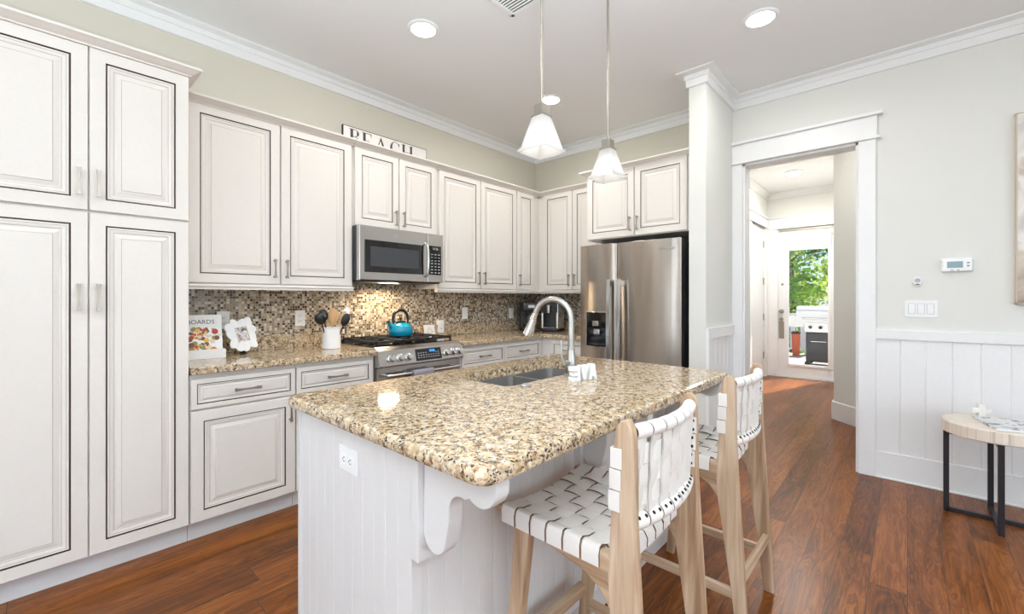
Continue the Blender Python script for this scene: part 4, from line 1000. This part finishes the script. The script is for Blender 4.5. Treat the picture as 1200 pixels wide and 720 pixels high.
for q4 in ((.045, .058, .008, .018), (.045, .058, -.012, -.002), (-.028, -.016, -.037, -.031), (.0, .012, -.037, -.031)): MB().box(q4[0], q4[1], -.030, -.027, q4[2], q4[3], bev=.001).build('button', M['greylcd'], th)
se = thing('wall_sensor', 'small oval white sensor with round eye left of the thermostat', 'sensor', (.052, YB, 1.384))
MB().lathe([(0, 0), (.026, 0), (.026, .012), (.02, .018), (0, .019)], mat=Matrix.Scale(1.25, 4, (0, 0, 1)) @ FRONT, seg=28).build('case', M['whiteplastic'], se)
MB().lathe([(.0155, 0), (.0155, .003), (.009, .004), (.004, .002), (0, .002)], mat=Matrix.Translation((0, -.018, .008)) @ FRONT, m=M['label_grey'], seg=20).build('eye', M['label_grey'], se)
MB().box(-.010, .010, -.0195, -.016, -.022, -.015, bev=.001).build('grille', M['slot'], se)
ar = thing('wall_art', 'abstract beige and grey canvas on the wall at the right edge', 'painting', (.888, YB, 1.815))
MB().box(-.395, .395, -.035, 0, -.575, .575, bev=.004).build('canvas', M['art'], ar)
MB().box(-.400, -.394, -.036, 0, -.58, .58).box(.394, .400, -.036, 0, -.58, .58).box(-.4, .4, -.036, 0, -.58, -.574).box(-.4, .4, -.036, 0, .574, .58).build('edge_frame', M['edge_beige'], ar)

# ------------------------------------------------------------------ things on the left worktop
ck = thing('cookbook', 'cookbook about food boards leaning on a white stand by the pantry', 'book', (-3.085, .655, .941), RL-math.radians(4))
tilt = Matrix.Rotation(math.radians(-14), 4, 'X')
def tbox(mb, dims, m, mat, bev=0):
    b = bmesh.new(); bmesh.ops.create_cube(b, size=1); x0, x1, y0, y1, z0, z1 = dims
    for v in b.verts: v.co = Vector(((x0+x1)/2+v.co.x*(x1-x0), (y0+y1)/2+v.co.y*(y1-y0), (z0+z1)/2+v.co.z*(z1-z0)))
    if bev: bmesh.ops.bevel(b, geom=b.edges[:], offset=bev, segments=1, affect='EDGES')
    mb.add(b, m, mat)
mb = MB(); tbox(mb, (-.105, .100, .004, .026, .003, .247), M['paper'], tilt); mb.build('pages', M['paper'], ck)
mb = MB(); tbox(mb, (-.108, .105, 0, .003, 0, .25), M['paper'], tilt, .0005); tbox(mb, (-.108, .105, .027, .030, 0, .25), M['paper'], tilt, .0005); cv = mb.build('cover', M['paper'], ck)
text_obj('title', 'BOARDS', .036, M['ink'], cv, tilt @ Matrix.Translation((.0, -.0006, .205)) @ FRONT, .0003)
food = MB(); rr_ = random.Random(3)
FC = [pbr('cover '+n, c, .4) for n, c in (('red', srgb(170, 50, 35)), ('brown', srgb(105, 60, 35)), ('yellow', srgb(230, 180, 60)), ('olive', srgb(140, 130, 60)), ('cream', srgb(225, 205, 170)), ('orange', srgb(215, 120, 50)))]
for q in range(75):
    u = rr_.uniform(-.095, .095); z = rr_.uniform(.03, .165)
    if (u+.02)*.5+(z-.10) > .10 or (u*u*3+(z-.1)**2*6) > .035: continue
    r = rr_.uniform(.007, .018)
    food.lathe([(r, 0), (r*.9, .0004+q*1e-5), (0, .0005+q*1e-5)], m=rr_.choice(FC), seg=9, mat=tilt @ Matrix.Translation((u, 0, z)) @ FRONT)
food.build('cover_picture', None, cv)
cs_ = MB(); cs_.box(-.11, .11, -.055, .105, 0, .012, bev=.002); cs_.box(-.11, .11, -.06, -.005, 0, .052, bev=.003)
tbox(cs_, (-.09, .09, .031, .04, .0, .2), None, Matrix.Translation((0, 0, .012)) @ tilt)
o = cs_.build('book_stand', M['whitewood'], loc=(-3.085, .655, .915)); o.rotation_euler = (0, 0, RL-math.radians(4)); tag(o, 'white wooden book stand holding the cookbook by the pantry', 'book stand')
ck.location.z = .928
# scalloped frame
pf = thing('photo_frame', 'white coral shaped photo frame leaning by the left outlet', 'photo frame', (-3.105, .90, .915), RL-math.radians(2))
ft = Matrix.Translation((0, 0, .019)) @ Matrix.Rotation(math.radians(-15), 4, 'X') @ Matrix.Rotation(math.radians(-12), 4, 'Y')
outer = []; N = 132
for q in range(N):
    a = 2*PI*q/N; rx, rz_ = .083, .103
    lob = 1+.17*abs(math.sin(a*5.5+.4))**.8+.07*math.sin(a*7+1)+.05*math.sin(a*3)
    ca, sa = math.cos(a), math.sin(a); sq = (abs(ca)**4+abs(sa)**4)**(-.25)
    outer.append((rx*ca*lob*sq*.84, .112+rz_*sa*lob*sq*.88))
mz = min(p[1] for p in outer); outer = [(x, z-mz) for x, z in outer]
mb = MB(); b = mb.bm; inn = [(-.034, .065), (.034, .065), (.034, .16), (-.034, .16)]
def ringpts(y): return [b.verts.new(ft @ Vector((x, y, z))) for x, z in outer]
def innpts(y):
    r = []
    for q in range(N):
        a = 2*PI*q/N; ca, sa = math.cos(a), math.sin(a); k = 1/max(abs(ca)/.034, abs(sa)/.0475); r.append(b.verts.new(ft @ Vector((ca*k, y, .1125+sa*k))))
    return r
R4 = [ringpts(.012), ringpts(-.002), innpts(-.008), innpts(.004), innpts(.012)]
for A, B in zip(R4, R4[1:]+R4[:1]):
    for q in range(N): b.faces.new([A[q], A[(q+1) % N], B[(q+1) % N], B[q]])
mb.build('frame', M['whitewood'], pf)
mb = MB(); tbox(mb, (-.036, .036, .003, .006, .063, .162), M['photo'], ft); mb.build('picture', M['photo'], pf)
mb = MB(); mb.prism([(.052, .13), (.095, .0), (.101, .0), (.058, .132)], 'x', -.02, .02); mb.build('easel_back', M['blackplastic'], pf)
# utensil crock
cr = MB().lathe([(0, 0), (.058, 0), (.062, .004), (.062, .140), (.066, .143), (.0665, .150), (.063, .152), (.057, .150), (.056, .012), (0, .010)], seg=36)
cro = cr.build('utensil_crock', M['ceramic'], loc=(-3.02, 1.405, .915)); tag(cro, 'white ceramic crock of utensils beside the range', 'crock')
def utensil(name, label, m, dx, dy, lean, head, hm=None):
    T = thing(name, label, 'utensil', (-3.02+dx, 1.405+dy, .928)); d = Vector(lean)
    MB().tube([(0, 0, 0), tuple(d*.6), tuple(d)], [.006, .0055, .005], m=m, seg=8).build('grip', m, T)
    pts = head(d, d.normalized()); pts.build('head', hm or m, T)
def facing(n):
    xx = Vector((.9, -.42, 0)); xx = (xx-n*xx.dot(n)).normalized(); return Matrix((xx, n.cross(xx), n)).transposed().to_4x4()
def spoon_head(w, l, t=.35, m=None):
    def f(d, n):
        b = MB(); mt = Matrix.Translation(d+n*l*.45) @ facing(n) @ Matrix.Diagonal((t, 1, 1, 1))
        prof = [(0.002, -l/2)]+[(w*math.cos(math.radians(a)), l/2*math.sin(math.radians(a))) for a in range(-75, 80, 15)]+[(0, l/2)]
        b.lathe(prof, m=m, seg=16, mat=mt); return b
    return f
BP, SW, WP = M['blackplastic'], M['spoonwood'], M['whiteplastic']
utensil('ladle', 'black ladle at the left of the white crock', BP, -.0, -.022, (.02, -.055, .165), spoon_head(.038, .085, .6, BP))
utensil('serving_spoon', 'black serving spoon standing behind the ladle in the crock', BP, -.018, -.008, (-.02, -.025, .185), spoon_head(.032, .085, .4, BP))
utensil('wooden_spoon', 'wide wooden spoon standing in the middle of the crock', SW, 0, .004, (.005, .004, .16), spoon_head(.034, .12, .3, SW))
utensil('wooden_spoon', 'narrow wooden spoon leaning right in the crock', SW, .012, .018, (.01, .045, .16), spoon_head(.022, .10, .3, SW))
utensil('slotted_spoon', 'black spoon leaning forward at the right of the crock', BP, .022, .014, (.035, .045, .15), spoon_head(.028, .095, .4, BP))
utensil('spatula', 'white spatula leaning far right in the crock', WP, .0, .030, (.0, .055, .17), spoon_head(.026, .12, .3, WP))
# small cards right of the range, on the worktop
tp = thing('ceramic_tile', 'square white picture tile leaning on the backsplash right of the range', 'tile', (-3.19, 2.40, .915), RL)
tt = Matrix.Translation((0, 0, .002)) @ Matrix.Rotation(math.radians(-12), 4, 'X')
mb = MB(); tbox(mb, (-.058, .058, 0, .009, 0, .116), M['ceramic'], tt, .002); mb.build('tile', M['ceramic'], tp)
mb = MB()
for q, (u, z, r) in enumerate(((0, .055, .024), (-.028, .05, .011), (.028, .05, .011), (0, .088, .012), (-.02, .078, .006), (.02, .078, .006))):
    mb.lathe([(r, 0), (r, .0006), (r*.8, .0006), (r*.8, 0)], mat=tt @ Matrix.Translation((u, 0, z)) @ FRONT, m=M['label_grey'], seg=20)
for q in range(6): mb.tube([tt @ Vector((-.04+q*.016, -.0004, .03)), tt @ Vector((-.045+q*.018, -.0004, .018))], .0012, m=M['label_grey'], seg=5)
mb.build('drawing', M['label_grey'], tp)
nb = thing('plug_in_box', 'white plug in box on the wall tile right of the picture tile', 'device', (TX, 2.585, 1.0), RL)
MB().box(-.038, .038, -.03, 0, -.058, .062, bev=.006).build('case', M['whiteplastic'], nb); MB().box(-.012, .012, -.0312, -.03, -.02, -.012).build('vent_slots', M['label_grey'], nb)
# coffee makers in the corner
cm = thing('coffee_maker', 'black drip coffee maker with glass carafe in the worktop corner', 'coffee maker', (-3.05, 3.62, .915), math.radians(52))
MB().box(-.09, .09, -.12, .11, 0, .035, bev=.012).box(-.09, .09, .03, .11, .03, .25, bev=.012).build('body', M['blackplastic'], cm)
MB().box(-.092, .092, -.115, .112, .215, .315, bev=.02, seg=3).build('filter_head', M['blackplastic'], cm)
ca_ = MB().lathe([(.05, .0), (.066, .02), (.07, .06), (.06, .11), (.048, .13), (.05, .145), (.046, .145), (.044, .13), (.056, .108), (.064, .06), (.06, .022), (0, .006)], c=(0, -.045, .037), seg=28).build('carafe', M['pane'], cm)
MB().lathe([(0, .0), (.05, 0), (.05, .014), (0, .018)], c=(0, -.045, .182), seg=24).build('carafe_lid', M['blackplastic'], cm)
MB().tube([(-.05, -.09, .16), (-.075, -.125, .15), (-.08, -.13, .10), (-.06, -.10, .07)], .008, seg=10).build('carafe_handle', M['blackplastic'], cm)
MB().box(-.035, .035, -.118, -.11, .255, .285, bev=.002).build('badge', M['label_grey'], cm)
pc = thing('pod_brewer', 'black and silver single cup coffee brewer beside the drip coffee maker', 'coffee maker', (-2.86, 3.79, .915), math.radians(18))
MB().box(-.095, .095, .0, .14, 0, .32, bev=.03, seg=4).box(-.085, .085, -.13, .02, 0, .04, bev=.012).build('body', M['blackplastic'], pc)
MB().prism([(-.13, .20), (-.135, .27), (-.11, .31), (.0, .335), (.05, .325), (.05, .20)], 'x', -.09, .09, None, .012).build('brew_head', M['blackplastic'], pc)
MB().box(-.098, -.07, -.105, .12, .03, .30, bev=.008).box(.07, .098, -.105, .12, .03, .30, bev=.008).build('side_panel', M['steel'], pc)
MB().tube([(0, -.12, .20), (0, -.12, .285)], [.03, .034], seg=20).build('spout_cover', M['steel'], pc)
MB().box(-.065, .065, -.125, -.01, .04, .046, bev=.002).build('drip_tray', M['chrome'], pc)
wbx = thing('wooden_box', 'small brown wooden box on the worktop beside the refrigerator', 'box', (-2.36, 3.90, .915))
MB().box(-.09, .09, -.06, .06, 0, .15, bev=.004).build('body', M['oak_box'], wbx); MB().box(-.095, .095, -.065, .065, .15, .165, bev=.004).build('lid', M['oak_box'], wbx)
# sign above the cabinets
sg = thing('word_sign', 'white BEACH sign with dark edges standing on top of the wall cabinets', 'sign', (-3.16, 1.557, 2.401), RL)
sw_, sh_ = .775, .195
MB().box(0, sw_, 0, .02, 0, sh_, bev=.001).build('edge', M['signedge'], sg)
brd = MB().box(.006, sw_-.006, -.002, .001, .004, sh_-.006).build('board', M['signwhite'], sg)
LH = .122; LB = .055
def lstroke(mb, p, w, q=None): pass
def ser(mb, x, z, w): mb.box(x-w/2, x+w/2, -.0036, -.002, z-.002, z+.002)
def L_(fn, x):
    mb = MB(); fn(mb, x, LB, LB+LH); mb.build('letter', M['ink'], brd)
def stem(mb, x, w, z0, z1): mb.box(x, x+w, -.0036, -.002, z0, z1); ser(mb, x+w/2, z0+.002, w+.018); ser(mb, x+w/2, z1-.002, w+.018)
def bowl_(mb, cx, cz, rx, rz_, a0, a1, wt, n=14):
    pv = None
    for q in range(n+1):
        a = math.radians(a0+(a1-a0)*q/n); t = .003+wt*abs(math.cos(a))**1.5
        o_ = (cx+rx*math.cos(a), cz+rz_*math.sin(a)); i_ = (cx+(rx-t)*math.cos(a), cz+(rz_-.004)*math.sin(a))
        cur = [mb.bm.verts.new((o_[0], -.0036, o_[1])), mb.bm.verts.new((i_[0], -.0036, i_[1]))]
        if pv: mb.bm.faces.new([pv[0], cur[0], cur[1], pv[1]])
        pv = cur
def fB(mb, x, a, b): stem(mb, x, .022, a, b); m_ = (a+b)/2+.006; bowl_(mb, x+.035, (m_+b)/2, .036, (b-m_)/2, 90, -90, .016); bowl_(mb, x+.035, (m_+a)/2, .042, (m_-a)/2, 90, -90, .018); [mb.box(x+.02, x+.036, -.0036, -.002, z-.002, z+.002) for z in (a+.002, m_, b-.002)]
def fE(mb, x, a, b): stem(mb, x, .022, a, b); [mb.box(x+.02, x+l_, -.0036, -.002, z-.002, z+.002) for z, l_ in ((a+.002, .075), ((a+b)/2, .055), (b-.002, .072))]; mb.prism([(x+.072, b), (x+.072, b-.03), (x+.062, b)], 'y', -.0036, -.002); mb.prism([(x+.075, a), (x+.075, a+.032), (x+.062, a)], 'y', -.0036, -.002)
def fA(mb, x, a, b): mb.prism([(x, a), (x+.005, a), (x+.050, b-.01), (x+.046, b)], 'y', -.0036, -.002); mb.prism([(x+.046, b), (x+.040, b-.012), (x+.072, a), (x+.098, a)], 'y', -.0036, -.002); mb.box(x+.018, x+.07, -.0036, -.002, a+.038, a+.042); ser(mb, x+.003, a+.002, .028); ser(mb, x+.085, a+.002, .04)
def fC(mb, x, a, b): bowl_(mb, x+.05, (a+b)/2, .05, (b-a)/2, 48, 312, .018, 24); mb.prism([(x+.086, b-.008), (x+.09, b-.04), (x+.078, b-.02)], 'y', -.0036, -.002)
def fH(mb, x, a, b): stem(mb, x, .02, a, b); stem(mb, x+.075, .02, a, b); mb.box(x+.02, x+.075, -.0036, -.002, (a+b)/2-.002, (a+b)/2+.002)
for fn, x in ((fB, .06), (fE, .165), (fA, .275), (fC, .405), (fH, .525)): L_(fn, x)
mb = MB(); mb.tube([(.675, -.003, .113), (.69, -.003, .098), (.705, -.003, .108)], .003, m=M['ink'], seg=6); mb.build('mark', M['ink'], brd)

# ------------------------------------------------------------------ round side table
tb = thing('side_table', 'round bone inlay side table on black metal legs by the right wall', 'table', (.372, 3.675, 0))
MB().lathe([(0, .487), (.214, .487), (.222, .492), (.222, .552), (.217, .558), (0, .559)], seg=64).build('table_top', M['bone'], tb)
q = .199; t = .0125
for dx, dy in ((-1, 0), (1, 0), (0, -1), (0, 1)):
    MB().box(dx*q-t, dx*q+t, dy*q-t, dy*q+t, 0, .487, bev=.002).build('leg', M['blackmetal'], tb)
MB().box(-q, q, -t, t, 0, .025, bev=.002).build('base_bar', M['blackmetal'], tb); MB().box(-t, t, -q, q, 0, .0248, bev=.002).build('base_bar', M['blackmetal'], tb)
MB().box(-q, q, -t, t, .462, .487, bev=.002).build('top_bar', M['blackmetal'], tb); MB().box(-t, t, -q, q, .4622, .4868, bev=.002).build('top_bar', M['blackmetal'], tb)
kx = MB(); kpts = []
s = .017
for a, b in ((-1, 3), (1, 3), (1, 1), (3, 1), (3, -1), (1, -1), (1.3, -3.2), (-1.3, -3.2), (-1, -1), (-3, -1), (-3, 1), (-1, 1)): kpts.append((a*s*(1+.06*random.uniform(-1, 1)), (b+3.2)*s*.78))
ko = kx.prism(kpts, 'y', -.011, .011, M['shell'], .004).build('cross_ornament', M['shell'], loc=(.325, 3.79, .559)); ko.rotation_euler = (0, 0, math.radians(28))
tag(ko, 'white stone cross ornament standing on the side table', 'ornament')
mg = thing('magazine', 'magazine with pale cover lying on the side table', 'magazine', (.425, 3.645, .559), math.radians(14))
MB().box(-.108, .108, -.142, .142, .001, .012).build('pages', M['paper'], mg)
MB().box(-.11, .11, -.144, .144, .012, .0132).box(-.11, .11, -.144, .144, 0, .001).box(-.111, -.109, -.144, .144, 0, .0132).build('cover', M['magcover'], mg)

# ------------------------------------------------------------------ outside the hall door
struct('floor_deck', MB().box(-5.5, 2.5, HY+.14, 12.2, -.14, -.04), M['deckwood'])
struct('ground', MB().box(-40, 30, 12.2, 60, -1.6, -1.4), pbr('forest floor', srgb(96, 110, 60), .9, bscale=3, var=.3))
G = thing('gas_grill', 'stainless gas grill with black cabinet on the deck outside the glass door', 'grill', (-1.02, 10.1, -.04))
MB().box(-.44, .34, .0, .5, .08, .66, M['grill_cover'], .01).build('cabinet', None, G)
for s, x0 in ((0, -.43), (1, -.045)):
    dr = MB().box(x0, x0+.375, -.02, 0, .10, .64, M['grill_cover'], .006).build('door', None, G)
    MB().tube([(x0+(.08 if s == 0 else .05), -.05, .48), (x0+(.32 if s == 0 else .3), -.05, .48)], .009, m=M['chrome'], seg=8).build('handle', M['chrome'], dr)
MB().box(-.46, .36, -.04, .5, .66, .84, M['grill_steel'], .01).build('control_panel', None, G)
for x in (-.36, -.2, -.05, .1, .25):
    MB().lathe([(.03, 0), (.03, .02), (.022, .03), (0, .032)], mat=Matrix.Translation((x, -.04, .755)) @ FRONT, m=M['blackplastic'], seg=16).build('knob', M['blackplastic'], G)
pl = [(-.02, .84), (.48, .84), (.48, 1.02)]+[(.23+.25*math.cos(math.radians(a)), 1.02+.14*math.sin(math.radians(a))) for a in range(15, 166, 15)]+[(-.02, 1.0)]
MB().prism(pl, 'x', -.60, .36, M['grill_steel'], .01).build('lid', M['grill_steel'], G)
MB().tube([(-.5, -.06, .92), (.26, -.06, .92)], .014, seg=10).build('lid_handle', M['chrome'], G)
MB().box(-.84, -.46, .02, .46, .81, .86, M['grill_steel'], .008).box(-.84, -.46, .0, .02, .75, .97, M['grill_steel'], .006).build('side_shelf', None, G)
for x, y in ((-.42, .04), (.3, .04), (-.42, .46), (.3, .46)):
    MB().tube([(x, y-.02, .045), (x, y+.02, .045)], .045, m=M['blackplastic'], seg=14).build('caster', M['blackplastic'], G)
rl = thing('deck_railing', 'white deck railing with square balusters behind the grill', 'railing', (-1.9, 12.05, -.04))
MB().box(-3.4, 4.2, -.045, .045, .92, .96, bev=.004).build('top_rail', M['trim'], rl); MB().box(-3.4, 4.2, -.03, .03, .10, .14, bev=.004).build('bottom_rail', M['trim'], rl)
for q in range(38):
    x = -3.3+q*.2; MB().box(x-.045, x+.045, -.02, .02, .14, .92).build('baluster', M['trim'], rl)
for x in (-3.35, 0.2, 4.15): MB().box(x-.06, x+.06, -.06, .06, 0, 1.02, bev=.01).build('post', M['trim'], rl)
bk = thing('storage_tub', 'orange tub standing on the deck behind the grill shelf', 'tub', (-1.88, 11.7, -.04))
MB().lathe([(0, 0), (.07, 0), (.085, .5), (.09, .51), (.087, .52), (0, .515)], seg=24).build('tub', M['orange'], bk)
MB().lathe([(.092, .505), (.094, .54), (.06, .56), (0, .565)], seg=24, m=M['blackplastic']).build('lid', M['blackplastic'], bk)
LEAF = [mat_leaf('bright leaves', srgb(140, 190, 70)), mat_leaf('deep leaves', srgb(95, 150, 60)), mat_leaf('yellow green leaves', srgb(190, 212, 95))]
def tree(x, y, h, crown, lm, label, seed, tr=.16, lo=0.0):
    rnd = random.Random(seed)
    T = thing('tree', label, 'tree', (x, y, -1.4), 0, 'trees beyond the deck')
    tk = MB().tube([(0, 0, 0), (.05, 0, h*.35), (-.03, .05, h*.7), (.02, 0, h)], [tr, tr*.8, tr*.6, tr*.25], seg=10)
    for q in range(6):
        a = rnd.uniform(0, 6.28); z = h*rnd.uniform(.35, .85); L2 = crown*rnd.uniform(.4, .8)
        tk.tube([(0, 0, z), (math.cos(a)*L2*.5, math.sin(a)*L2*.5, z+.3), (math.cos(a)*L2, math.sin(a)*L2, z+.8)], [tr*.35, tr*.2, .02], seg=6)
    tk.build('trunk', M['bark'], T)
    fb = MB(); cl = [(rnd.gauss(0, crown*.45), rnd.gauss(0, crown*.45), h*(lo+(1.05-lo)*rnd.random())) for _ in range(60)]
    for c in cl:
        for _ in range(70):
            p = Vector(c)+Vector((rnd.gauss(0, .32), rnd.gauss(0, .32), rnd.gauss(0, .28)))
            u = Vector((rnd.uniform(-1, 1), rnd.uniform(-1, 1), rnd.uniform(-.6, .6))).normalized(); v = u.orthogonal().normalized(); sz = rnd.uniform(.07, .14)
            v = (Matrix.Rotation(rnd.uniform(0, 6.28), 3, u) @ v); nn = u.cross(v)*sz*.25
            P4 = [p-u*sz, p+v*sz*.55+nn, p+u*sz, p-v*sz*.55+nn]
            vs = [fb.bm.verts.new(a) for a in P4]; fb.bm.faces.new(vs)
    me_o = fb.build('foliage', lm, T); return T
tree(-3.3, 15.0, 6.0, 1.1, LEAF[0], 'bright green tree beyond the deck, left side of the door glass', 1, .12)
tree(-1.72, 18.0, 9.0, .9, LEAF[1], 'grey trunked tree beyond the deck, right side of the door glass', 2, .24, .5)
tree(-3.6, 21.5, 6.5, 1.5, LEAF[2], 'yellow green tree standing behind the bright green tree', 3, .13)
tree(-1.2, 26.5, 7.5, 1.6, LEAF[0], 'leafy green tree beyond the grill lid', 4, .13)
tree(-6.0, 28.5, 9.0, 1.7, LEAF[1], 'deep green tall tree farthest back in the left of the glass', 5, .16)
tree(-3.6, 35.5, 9.0, 2.2, LEAF[2], 'pale green tall tree farthest back in the middle of the glass', 6, .16)
